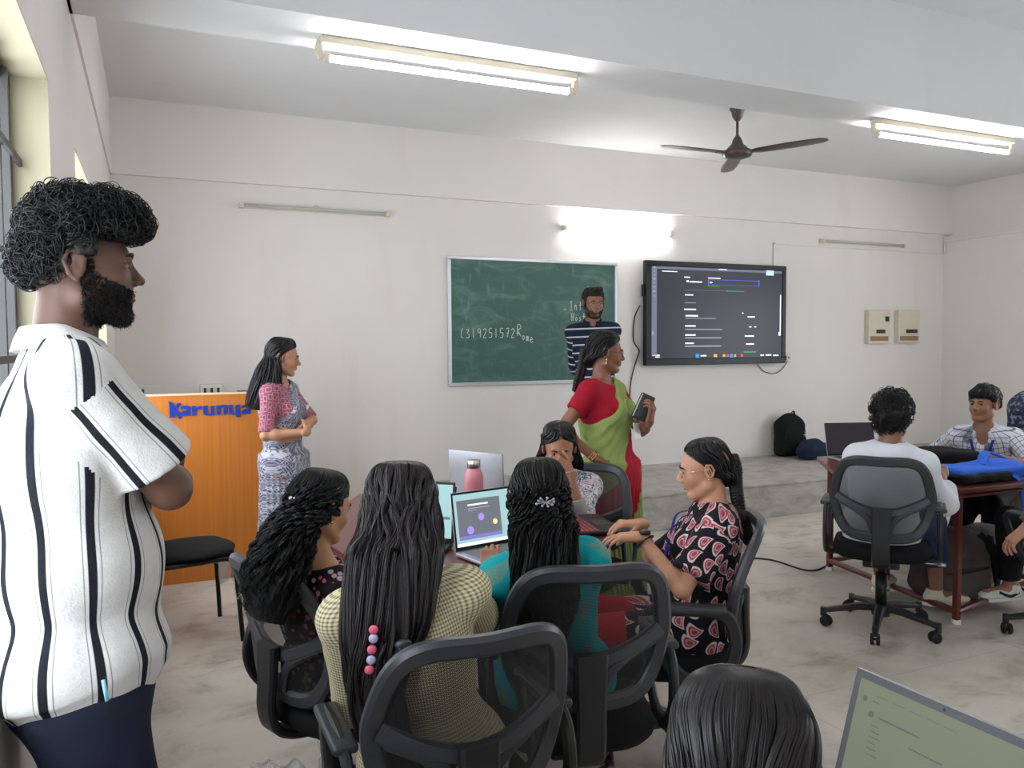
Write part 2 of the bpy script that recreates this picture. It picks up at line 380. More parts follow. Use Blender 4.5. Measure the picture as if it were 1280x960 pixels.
# ---------------------------------------------------------------- tube lights
def tube_light(x0, x1, y, z, lit, label, wall=False, group=None, pull=True):
    t = thing('tube_light', label, 'tube light', ((x0+x1)/2, y, z), 0, group); L = (x1-x0)/2
    if not wall:      # batten under a beam, tube hung below it
        b = MB(); b.rbox((-L, -.03, -.035), (L, .03, 0), .006); b.build('batten', M['cream_metal'], t)
        for s in (-1, 1):
            b = MB(); b.tube(arc((s*(L-.004), 0, -.02), (s*(L+.012), 0, -.06), (s*(L-.01), 0, -.092), 8), 1, flat=(.035, .014), up=(0, 1, 0)); b.rbox((s*(L-.03)-.012, -.017, -.105), (s*(L-.03)+.012, .017, -.07), .004)
            b.build('lamp_holder', M['cream_metal'], t)
        b = MB(); b.cyl((-L+.03, 0, -.088), (L-.03, 0, -.088), .014); b.build('fluorescent_tube', M[('tube' if y > 1 else 'tube_rear') if lit else 'tube_off'], t, True)
        b = MB(); b.tube(spline([(-.02, 0, -.035), (-.03, 0, -.05), (-.005, 0, -.056), (.01, 0, -.04)], 5), .003, 5); b.cyl((.02, 0, -.036), (.035, 0, -.048), .008); b.build('starter', M['cream_metal'], t)
    else:             # slim batten on the wall, tube in front
        b = MB(); b.rbox((-L, -.018, -.018), (L, .0, .018), .004); b.build('batten', M['cream_metal'], t)
        for s in (-1, 1):
            b = MB(); b.rbox((s*(L-.02)-.02, -.06, -.022), (s*(L-.02)+.02, -.0, .022), .006); b.build('lamp_holder', M['cream_metal'], t)
        b = MB(); b.cyl((-L+.03, -.042, 0), (L-.03, -.042, 0), .014); b.build('fluorescent_tube', M['tube' if lit else 'tube_off'], t, True)
        if pull:
            b = MB(); b.tube(arc((-.03, -.005, .018), (0, -.005, .06), (.03, -.005, .018), 8), .005, 6); b.build('wall_clip', M['cream_metal'], t)
    return t
tube_light(.69, 1.94, 3.57, ZL, True, 'lit ceiling tube light left of the fan, under the beam')
tube_light(3.96, 5.20, 3.57, ZL, True, 'lit ceiling tube light at the right end of the beam')
tube_light(7.23, 8.47, 3.57, ZL, True, 'added unseen tube light farthest right on the beam')  # extra lamp out of view, added to brighten the right side
tube_light(3.65, 4.92, YB, 2.685, True, 'lit wall tube light above the chalkboard and screen', True, pull=False)
tube_light(.67, 1.935, YB, 2.706, False, 'unlit wall tube light left of the chalkboard', True)
tube_light(6.95, 8.27, YB, 2.712, False, 'unlit wall tube light above the two distribution boards', True, pull=False)
for x, w_ in ((.7, 'nearest the left wall'), (4.0, 'in the middle'), (6.8, 'nearest the right wall')): tube_light(x, x+1.25, -.17, ZL, True, 'assumed unseen tube light under the beam behind the viewer, '+w_, False, 'assumed tube lights under the beam behind the viewer')  # unseen lamps, assumed and added as fill from behind the viewer
for x, w_ in ((1.7, 'left one'), (5.2, 'right one')): tube_light(x, x+1.25, -3.4, ZL, True, 'assumed unseen tube light at the rear of the room, '+w_, False, 'assumed tube lights at the rear of the room')  # also assumed, unseen fill lamps farther back
# ---------------------------------------------------------------- fan
fx, fy = 4.405, 5.34
f = thing('ceiling_fan', 'dark brown three-blade ceiling fan hanging in the front bay', 'fan', (fx, fy, ZC))
b = MB(); b.lathe([(.062, 0), (.064, -.012), (.05, -.03), (.042, -.07), (.022, -.10), (.014, -.105)]); b.build('canopy', M['fan_brown'], f, True)
b = MB(); b.cyl((0, 0, -.09), (0, 0, -.26), .011); b.build('down_rod', M['fan_brown'], f, True)
b = MB(); b.lathe([(.014, -.22), (.035, -.25), (.05, -.295), (.07, -.31), (.085, -.33), (.115, -.345), (.122, -.37), (.11, -.39), (.07, -.405), (.03, -.41)]); b.build('motor_housing', M['fan_brown'], f, True)
for a in (-62, 178, 58):
    b = MB(); R = rotz(math.radians(a)); pt = []
    for i, x in enumerate(np.linspace(.13, .72, 14)):
        t_ = i/13; w = .052+.018*math.sin(pi*t_)-(.03 if i == 13 else 0)-(.015 if i == 0 else 0)
        pt.append([np.array((x, y, -.365-.1*y))@R.T for y in (-w, -w/2, 0, w/2, w)])
    b.sheet(pt, .004); b.build('blade', M['fan_brown'], f, True)
    b = MB(); b.tube([np.array((.09, 0, -.372))@R.T, np.array((.2, 0, -.37))@R.T], 1, flat=(.045, .006), up=(0, 0, 1)); b.build('blade_bracket', M['fan_brown'], f)
# ---------------------------------------------------------------- chalkboard
BX0, BX1, BZ0, BZ1 = 2.468, 4.272, 1.172, 2.372
cb = thing('chalkboard', 'green chalkboard with chalk writing in an aluminium frame', 'chalkboard', ((BX0+BX1)/2, YB, BZ0)); hw = (BX1-BX0)/2; hh = BZ1-BZ0
b = MB(); b.box((-hw+.02, -.018, .02), (hw-.02, -.002, hh-.02)); b.build('writing_surface', M['chalkboard'], cb)
b = MB(); e = .035
b.box((-hw, -.03, 0), (hw, -.001, e)); b.box((-hw, -.03, hh-e), (hw, -.001, hh)); b.box((-hw, -.03, e), (-hw+e, -.001, hh-e)); b.box((hw-e, -.03, e), (hw, -.001, hh-e))
b.build('frame', M['aluminium'], cb, bevel=.006)
GL = {'(': [[(.6, 1), (.3, .6), (.3, .1), (.6, -.05)]], '3': [[(.1, .85), (.7, .85), (.35, .5), (.75, .3), (.6, 0), (.1, .02)]], '1': [[(.4, 1), (.4, 0)]],
 '9': [[(.75, .75), (.4, .5), (.15, .75), (.4, 1), (.75, .8), (.7, 0)]], '2': [[(.1, .8), (.4, 1), (.75, .75), (.1, 0), (.8, .03)]], '5': [[(.75, 1), (.2, 1), (.15, .55), (.6, .55), (.75, .25), (.5, 0), (.1, .05)]],
 '7': [[(.15, .95), (.75, 1), (.4, 0)], [(.25, .5), (.75, .5)]], '-': [[(.05, .45), (.8, .5)]], 'R': [[(.15, 0), (.15, 1), (.6, 1), (.7, .7), (.15, .5), (.75, -.05)]],
 'o': [[(.4, .5), (.1, .25), (.4, 0), (.7, .25), (.4, .5)]], 'm': [[(.1, 0), (.15, .5), (.35, .45), (.4, 0), (.45, .45), (.7, .45), (.75, 0)]], 'e': [[(.1, .25), (.7, .3), (.45, .55), (.1, .25), (.4, -.02), (.85, .1)]],
 'I': [[(.1, 1), (.7, 1)], [(.4, 1), (.4, 0)], [(.1, 0), (.7, 0)]], 'n': [[(.1, 0), (.15, .6), (.2, .4), (.5, .6), (.65, 0)]], 't': [[(.4, 1), (.4, 0)], [(.05, .6), (.8, .6)]],
 'H': [[(.1, 1), (.15, 0)], [(.7, 1), (.65, 0)], [(.1, .5), (.7, .5)]], 's': [[(.6, .5), (.2, .4), (.6, .15), (.1, 0)]]}
b = MB()
def chalk(txt, X, Z, h, w, slope=0.0):
    for i, ch in enumerate(txt):
        for st in GL.get(ch, []):
            P = [(X+i*w+x*w*.8-(BX0+BX1)/2, -.0195, Z+y*h-BZ0+slope*i) for x, y in st]
            b.tube(spline(P, 4), .0035, 4)
p = onY(574, 418, YB); chalk('(319251572-', p[0], p[2]-.03, .085, .057); p2 = onY(645, 413, YB); chalk('R', p2[0], p2[2]-.05, .10, .07); chalk('ome', p2[0]+.055, p2[2]-.09, .09, .042, -.012)
p = onY(711, 384, YB); chalk('Int', p[0], p[2]-.03, .085, .05); p = onY(713, 396, YB); chalk('Host', p[0], p[2]-.04, .075, .042)
chalk('-', onY(706, 387, YB)[0]-.03, onY(706, 387, YB)[2]-.03, .06, .05); chalk('-', onY(728, 384, YB)[0], onY(728, 384, YB)[2]-.03, .06, .04)
b.build('chalk_writing', M['chalk'], cb)
# ---------------------------------------------------------------- wall screen
TX0, TX1, TZ0, TZ1 = 4.55, 6.372, 1.335, 2.398
tv = thing('display_screen', 'large black interactive wall screen showing a dark web page', 'screen', ((TX0+TX1)/2, YB-.022, TZ0)); tw = (TX1-TX0)/2; th = TZ1-TZ0
b = MB(); b.box((-tw, -.09, 0), (tw, -.03, .068)); b.box((-tw, -.09, th-.055), (tw, -.03, th)); b.box((-tw, -.09, .068), (-tw+.07, -.03, th-.055)); b.box((tw-.055, -.09, .068), (tw, -.03, th-.055)); b.box((-tw+.02, -.05, .02), (tw-.02, -.0, th-.02))
b.build('bezel', M['gloss_black'], tv, bevel=.006)
g = G('dark_screen_glass'); M['tv_glass'] = g.done(g.bsdf(S(16, 17, 19), .25, 0, .12, **{'Emission Color': (*S(84, 88, 98), 1), 'Emission Strength': .28}))
b = MB(); b.box((-tw+.07, -.082, .068), (tw-.055, -.05, th-.055)); b.build('screen_glass', M['tv_glass'], tv)
def tvp(x, y):
    t = (x-108)/985; top = 97+33*t; bot = 832-24*t
    return (-tw+t*2*tw, th-(y-top)/(bot-top)*th)
ES = {n: emit('screen_'+n, c, s) for n, c, s in (('white', (.75, .82, 1), 1.0), ('grey', (.45, .48, .6), .55), ('panel', (.14, .15, .2), .9), ('blue', (.12, .14, .8), .8), ('green', (.03, .5, .1), .8), ('task_blue', (.03, .3, .9), .9), ('orange', (.9, .45, .1), .8), ('red', (.8, .1, .12), .8), ('pale', (.45, .62, .95), 1.0))}
def tvbar(items, name, mk):
    b = MB()
    for x0, y0, x1, y1 in items:
        a = tvp(x0, y0); c = tvp(x1, y1); b.box((a[0], -.0845, min(a[1], c[1])), (c[0], -.082, max(a[1], c[1])))
    b.build(name, ES[mk], tv)
tvbar([(145, 140, 180, 760), (182, 140, 1060, 182)], 'screen_sidebar', 'panel')
wb_ = [(215, 170, 315, 178), (595, 153, 655, 161), (362, 209, 400, 217), (378, 234, 392, 246), (398, 240, 482, 250), (525, 214, 610, 222), (538, 244, 556, 252), (368, 332, 422, 340), (362, 432, 442, 441), (372, 476, 455, 486), (370, 548, 440, 557), (370, 611, 440, 620), (370, 670, 428, 678), (768, 456, 776, 464), (808, 482, 860, 490), (820, 552, 836, 559), (858, 552, 870, 559), (788, 616, 855, 624), (798, 672, 855, 680), (476, 756, 515, 764), (905, 750, 930, 758), (945, 748, 985, 756), (1000, 750, 1040, 758), (152, 756, 200, 762), (172, 768, 200, 774), (158, 140, 170, 152), (158, 168, 168, 176), (158, 198, 168, 208), (156, 220, 170, 234), (158, 250, 167, 258), (158, 280, 167, 288), (156, 306, 170, 318), (158, 340, 167, 348), (148, 590, 160, 620), (1040, 590, 1054, 615), (1049, 330, 1055, 600)]
tvbar(wb_, 'screen_words', 'white')
tvbar([(366, 300, 655, 306), (366, 388, 440, 393), (370, 496, 580, 501), (368, 573, 625, 578), (370, 632, 620, 637), (368, 690, 618, 695)], 'screen_small_print', 'grey')
tvbar([(524, 229, 892, 235), (524, 264, 892, 270), (524, 229, 530, 270), (886, 229, 892, 270)], 'screen_input_box', 'blue')
tvbar([(526, 273, 605, 277), (655, 305, 780, 311), (780, 729, 872, 734)], 'screen_green_links', 'green')
tvbar([(442, 748, 466, 774), (684, 748, 702, 772)], 'screen_task_icon', 'task_blue'); tvbar([(568, 750, 590, 768), (632, 750, 648, 766), (712, 750, 726, 766)], 'screen_task_icon', 'orange'); tvbar([(658, 750, 674, 766), (760, 748, 776, 764)], 'screen_task_icon', 'red'); tvbar([(942, 158, 998, 196)], 'screen_notice', 'pale')
b = MB(); b.box((-.04, -.0915, .03), (.04, -.09, .038)); b.build('maker_mark', M['grey_plastic'], tv)
b = MB(); b.rbox((-tw-.028, -.07, .70), (-tw, -.04, .82), .006); b.build('side_module', M['gloss_black'], tv)
def cable(pts, r, label, m='rubber', name='cable', n=8):
    b = MB(); b.tube(spline(pts, n), r, 6); return props(b.build(name, M[m], None, True), label, 'cable')
cable([onY(800, 382, 6.985), onY(793, 398, 6.985), onY(792, 425, 6.985), onY(799, 438, 6.985), onY(797, 446, 6.985), onY(790, 470, 6.985), onY(787, 500, 6.985), onY(786, 583, 6.985)], .006, 'black cable hanging down the wall from the left edge of the screen')
cable([onY(946, 455, 6.985), onY(955, 464, 6.985), onY(967, 467, 6.985), onY(977, 462, 6.985), onY(985, 450, 6.985), onY(986, 446, 6.97)], .004, 'thin black cable looping from the screen to the wall socket')
cable([onZ(930, 697, .006), onZ(965, 700, .006), onZ(1000, 711, .006), onZ(1018, 713, .006), onZ(1032, 708, .006), onZ(1045, 704, .006)], .006, 'black cable lying on the floor by the right table')
sk = thing('power_socket', 'wall power sockets with a black plug right of the screen', 'socket', onY(979, 447, YB))
b = MB(); b.rbox((-.06, -.02, -.045), (.015, 0, .045), .006); b.rbox((.02, -.02, -.045), (.09, 0, .045), .006); b.build('socket_plate', M['cream_metal'], sk)
b = MB(); b.rbox((-.04, -.06, -.03), (.0, -.02, .02), .008); b.build('plug', M['rubber'], sk)
# ---------------------------------------------------------------- distribution boards
for i, (xa, xb, za, zb, lab) in enumerate(((7.67, 8.015, 1.545, 1.938, 'cream distribution board, the left one, with an extra black switch'), (8.155, 8.512, 1.548, 1.942, 'cream distribution board, the right one nearest the corner'))):
    t = thing('distribution_board', lab, 'distribution board', ((xa+xb)/2, YB, za)); w = (xb-xa)/2; h = zb-za
    b = MB(); b.box((-w, -.06, 0), (w, 0, h)); b.build('casing', M['cream_metal'], t, bevel=.005)
    b = MB(); b.box((-w+.03, -.066, .03), (w-.03, -.06, .085)); b.build('brown_strip', plain('brown_strip', S(150, 118, 92), .6), t)
    b = MB(); n = 3 if i == 0 else 4
    for j in range(n): b.rbox((-.05+j*.045, -.08, .12), (-.012+j*.045, -.06, .165), .004)
    b.build('breaker_row', M['grey_plastic'], t)
    if i == 0:
        b = MB(); b.rbox((.09, -.078, .26), (.14, -.06, .32), .004); b.build('main_switch', M['black_plastic'], t)
    b = MB(); b.cyl((-w+.008, -.063, .05), (-w+.008, -.063, .09), .006, n=8); b.cyl((-w+.008, -.063, h-.09), (-w+.008, -.063, h-.05), .006, n=8); b.build('hinge', M['cream_metal'], t)
for (px, w, d, lab) in ((178, .26, .03, 'white wall switchboard behind the left edge of the podium'), (264, .17, .09, 'white boxed switchboard standing out from the wall behind the podium')):
    p = onY(px, 497, YB); t = thing('switchboard', lab, 'switchboard', (p[0], YB, 1.08))
    b = MB(); b.rbox((-w/2, -d, 0), (w/2, 0, .17), .008); b.build('box', M['white_plastic'], t)
    b = MB()
    for j in range(3): b.rbox((-w/2+.025+j*.05, -d-.008, .10), (-w/2+.045+j*.05, -d, .14), .003)
    b.build('switch', M['grey_plastic'], t)
p = onY(312, 490, 6.9); t = thing('eraser', 'dark board eraser on a small wall shelf beside the podium', 'eraser', (p[0], YB, p[2]-.02))
b = MB(); b.rbox((-.09, -.05, 0), (.09, -.0, .03), .006); b.build('felt_pad', M['grey_plastic'], t)
# ---------------------------------------------------------------- podium
PY = 5.65
pod = thing('podium', 'orange laminate podium with blue lettering near the left wall', 'podium', (.30, PY, 0))
b = MB(); b.box((-.36, 0, 0), (.36, .018, 1.235)); b.build('front_panel', M['podium'], pod)
for s in (-1, 1):
    b = MB(); b.box((min(s*.36, s*.342), .018, 0), (max(s*.36, s*.342), .45, 1.16)); b.build('side_panel', M['podium'], pod)
b = MB(); b.box((-.365, -.004, 1.235), (.365, .03, 1.248)); b.box((-.365, -.004, 0.01), (-.36, .0, 1.235)); b.build('edge_band', M['podium_edge'], pod)
b = MB(); R = rotx(-.25); b.box((-.34, .03, 1.14), (.34, .46, 1.16), R, (0, .03, 1.15)); b.box((-.34, .03, .6), (.34, .44, .618)); b.build('shelf', M['podium'], pod)
LET = [[(105, 120), (150, 130), (192, 165), (190, 322), (122, 330), (118, 150)], [(192, 190), (225, 142), (268, 138), (268, 172), (238, 174), (196, 222)], [(190, 200), (222, 215), (282, 330), (248, 346), (190, 262)],
 [(258, 205), (278, 180), (350, 172), (386, 190), (388, 302), (270, 303), (258, 265), (300, 240), (343, 236), (343, 212), (297, 213), (285, 226)],
 [(402, 180), (458, 176), (462, 200), (492, 190), (516, 174), (546, 204), (516, 228), (490, 212), (462, 228), (462, 300), (412, 302)],
 [(553, 180), (605, 170), (610, 275), (650, 275), (648, 180), (690, 172), (695, 296), (572, 296), (555, 272)],
 [(718, 174), (845, 158), (858, 176), (858, 285), (815, 288), (812, 195), (775, 200), (775, 290), (727, 290)],
 [(873, 168), (925, 160), (930, 266), (965, 266), (963, 168), (1015, 160), (1026, 316), (975, 322), (970, 286), (885, 284)],
 [(1038, 195), (1058, 167), (1130, 156), (1158, 178), (1158, 276), (1045, 279), (1036, 245), (1075, 220), (1110, 215), (1110, 188), (1080, 188), (1066, 204)]]
for poly in LET:
    b = MB(); pp = [onY(200+x/10.24, 490+y/10.24, PY) for x, y in poly]
    b.prism([(q[0]-.30, q[2]) for q in pp][::-1], -.009, 0, lambda x, z, y: (x, y, z)); b.build('letter', M['blue_letter'], pod)

# ================================================================ soft shapes (distance field -> mesh)
def nz(v): v = np.asarray(v, float); return v/(np.linalg.norm(v)+1e-12)
def frame(fwd, up=(0, 0, 1)):      # columns: right, forward, up
    f = nz(fwd); r = nz(np.cross(f, up)); return np.stack([r, f, np.cross(r, f)], 1)
_K = [np.random.default_rng(s).normal(size=(9, 3)) for s in range(6)]
def wob(X, Y, Z, freq, seed=0, aniso=(1, 1, 1)):
    k = _K[seed]; out = 0.0
    for i in range(9):
        q = k[i]/np.linalg.norm(k[i])*freq*(.6+.17*i)*np.array(aniso)
        out = out+np.sin(X*q[0]+Y*q[1]+Z*q[2]+i*1.7+.8*np.sin((X*q[1]+Y*q[2]+Z*q[0])*.7))
    return out/4.5
class Field:
    def __init__(s, lo, hi, h=.006, fine=()):
        s.ax = []
        for d in range(3):
            a = lo[d]; out = [a]
            while a < hi[d]:
                st = h
                for c, r, hf in fine:
                    if abs(a-c[d]) < r: st = min(st, hf)
                a += st; out.append(a)
            s.ax.append(np.array(out))
        s.D = np.full([len(a) for a in s.ax], .5, np.float32)
    def blk(s, lo, hi, m=.07):
        sl = []
        for d in range(3):
            i0 = max(int(np.searchsorted(s.ax[d], lo[d]-m))-1, 0); i1 = min(int(np.searchsorted(s.ax[d], hi[d]+m))+1, len(s.ax[d])); sl.append(slice(i0, max(i1, i0)))
        X = s.ax[0][sl[0]][:, None, None]; Y = s.ax[1][sl[1]][None, :, None]; Z = s.ax[2][sl[2]][None, None, :]
        return tuple(sl), X, Y, Z
    def put(s, sl, d, k):
        a = s.D[sl]; 
        if k > 0: h = np.clip(.5+.5*(a-d)/k, 0, 1); s.D[sl] = (a*(1-h)+d*h-k*h*(1-h)).astype(np.float32)
        else: s.D[sl] = np.minimum(a, d)
    def cut(s, sl, d, k):          # subtract
        a = s.D[sl]; d = -d
        if k > 0: h = np.clip(.5-.5*(a-d)/k, 0, 1); s.D[sl] = (a*(1-h)+d*h+k*h*(1-h)).astype(np.float32)
        else: s.D[sl] = np.maximum(a, d)
    @staticmethod
    def d_cone(X, Y, Z, a, b, ra, rb, flat=None, ratio=1.0, ends=True):
        ba = b-a; L2 = ba@ba; px, py, pz = X-a[0], Y-a[1], Z-a[2]
        t = (px*ba[0]+py*ba[1]+pz*ba[2])/L2; tc = np.clip(t, 0, 1)
        qx, qy, qz = px-tc*ba[0], py-tc*ba[1], pz-tc*ba[2]
        if flat is not None:
            n = flat; w = (qx*n[0]+qy*n[1]+qz*n[2])*(1/ratio-1); qx, qy, qz = qx+n[0]*w, qy+n[1]*w, qz+n[2]*w
        if ends: return np.sqrt(qx*qx+qy*qy+qz*qz)-(ra+(rb-ra)*tc)
        L = math.sqrt(L2); rx, ry, rz_ = px-t*ba[0], py-t*ba[1], pz-t*ba[2]
        return np.maximum(np.sqrt(rx*rx+ry*ry+rz_*rz_)-(ra+(rb-ra)*tc), (np.abs(t-.5)-.5)*L)
    def cone(s, a, b, ra, rb, k=.02, flat=None, ratio=1.0, ends=True, sub=False, tag=None):
        a, b = np.array(a, float), np.array(b, float); r = max(ra, rb)
        sl, X, Y, Z = s.blk(np.minimum(a, b)-r, np.maximum(a, b)+r); d = s.d_cone(X, Y, Z, a, b, ra, rb, flat, ratio, ends)
        (s.cut if sub else s.put)(sl, d, k)
    def ell(s, c, r, R=None, k=.02, sub=False):
        c = np.array(c, float); r = np.array(r, float); m = r.max() if R is not None else r
        sl, X, Y, Z = s.blk(c-m, c+m); x, y, z = X-c[0], Y-c[1], Z-c[2]
        if R is not None:
            R = np.asarray(R); x, y, z = [x*R[0, i]+y*R[1, i]+z*R[2, i] for i in range(3)]
        k0 = np.sqrt((x/r[0])**2+(y/r[1])**2+(z/r[2])**2); k1 = np.sqrt((x/r[0]**2)**2+(y/r[1]**2)**2+(z/r[2]**2)**2)+1e-9
        (s.cut if sub else s.put)(sl, k0*(k0-1)/k1, k)
    def rbox(s, c, hs, r, R=None, k=.02, sub=False):
        c = np.array(c, float); hs = np.array(hs, float); m = np.linalg.norm(hs) if R is not None else hs
        sl, X, Y, Z = s.blk(c-m, c+m); x, y, z = X-c[0], Y-c[1], Z-c[2]
        if R is not None:
            R = np.asarray(R); x, y, z = [x*R[0, i]+y*R[1, i]+z*R[2, i] for i in range(3)]
        qx, qy, qz = np.abs(x)-hs[0]+r, np.abs(y)-hs[1]+r, np.abs(z)-hs[2]+r
        d = np.sqrt(np.maximum(qx, 0)**2+np.maximum(qy, 0)**2+np.maximum(qz, 0)**2)+np.minimum(np.maximum(np.maximum(qx, qy), qz), 0)-r
        (s.cut if sub else s.put)(sl, d, k)
    def disp(s, amp, freq, seed=0, aniso=(1, 1, 1), mask=None):
        X, Y, Z = np.meshgrid(*[a.astype(np.float32) for a in s.ax], indexing='ij', sparse=True)
        near = np.abs(s.D) < .05+amp*2
        w = wob(X, Y, Z, freq, seed, aniso)*amp
        if mask is not None: w = w*mask(X, Y, Z)
        s.D = np.where(near, s.D+w, s.D).astype(np.float32)
    def plane(s, p, n, k=0.0):      # keep the side where (x-p).n < 0
        n = nz(n); X, Y, Z = np.meshgrid(*s.ax, indexing='ij', sparse=True); d = (X-p[0])*n[0]+(Y-p[1])*n[1]+(Z-p[2])*n[2]
        if k: h = np.clip(.5-.5*(s.D-d)/k, 0, 1); s.D = (s.D*(1-h)+d*h+k*h*(1-h)).astype(np.float32)
        else: s.D = np.maximum(s.D, d).astype(np.float32)
    def mesh(s):
        D = s.D; D = np.pad(D, 1, constant_values=.5); ax = [np.concatenate([[a[0]-.01], a, [a[-1]+.01]]) for a in s.ax]
        ins = D < 0; nx, ny, nz_ = D.shape
        cnt = np.zeros((nx-1, ny-1, nz_-1), np.int8)
        offs = [(i, j, k) for i in (0, 1) for j in (0, 1) for k in (0, 1)]
        for i, j, k in offs: cnt += ins[i:nx-1+i, j:ny-1+j, k:nz_-1+k]
        act = (cnt > 0) & (cnt < 8); I, J, K = np.nonzero(act); n = len(I)
        idx = np.full(act.shape, -1, np.int64); idx[I, J, K] = np.arange(n)
        val = {o: D[I+o[0], J+o[1], K+o[2]].astype(float) for o in offs}
        acc = np.zeros((n, 3)); c = np.zeros(n)
        for o in offs:
            for d in range(3):
                if o[d] == 0:
                    q = list(o); q[d] = 1; q = tuple(q); a, b = val[o], val[q]; m = (a < 0) != (b < 0); den = a-b; t = np.where(m, a/np.where(den == 0, 1, den), 0)
                    for e in range(3): acc[:, e] += np.where(m, t if e == d else o[e], 0)
                    c += m
        acc /= c[:, None]; V = np.stack([ax[d][[I, J, K][d]]+acc[:, d]*(ax[d][[I, J, K][d]+1]-ax[d][[I, J, K][d]]) for d in range(3)], 1)
        F = []
        for d in range(3):
            a = [slice(1, -1)]*3; b = list(a); a[d] = slice(0, -1); b[d] = slice(1, None)
            A, B = ins[tuple(a)], ins[tuple(b)]; m = A != B; P = np.nonzero(m); P = [p+(0 if e == d else 1) for e, p in enumerate(P)]
            e1, e2 = [(1, 2), (2, 0), (0, 1)][d]; q = []
            for s1, s2 in ((-1, -1), (0, -1), (0, 0), (-1, 0)):
                w = [p.copy() for p in P]; w[e1] += s1; w[e2] += s2; q.append(idx[w[0], w[1], w[2]])
            q = np.stack(q, 1); flip = ~A[m]; q[flip] = q[flip][:, ::-1]; F.append(q)
        F = np.concatenate(F); F = F[(F >= 0).all(1)]
        return V, F
def relax(V, F, it=1, w=.5):
    n = len(V); e = np.concatenate([F[:, [0, 1]], F[:, [1, 2]], F[:, [2, 3]], F[:, [3, 0]]]); e = np.concatenate([e, e[:, ::-1]])
    deg = np.bincount(e[:, 0], minlength=n)[:, None]
    for _ in range(it):
        S_ = np.stack([np.bincount(e[:, 0], V[e[:, 1], d], n) for d in range(3)], 1); V = V*(1-w)+w*S_/np.maximum(deg, 1)
    return V
def soft(fld, name, m, parent=None, loc=None, it=1, uv=None):
    V, F = fld.mesh(); V = relax(V, F, it) if it else V
    u = uv(V) if uv is not None else None
    return mesh_obj(name, V, F, m, parent, True, 0, u, loc)

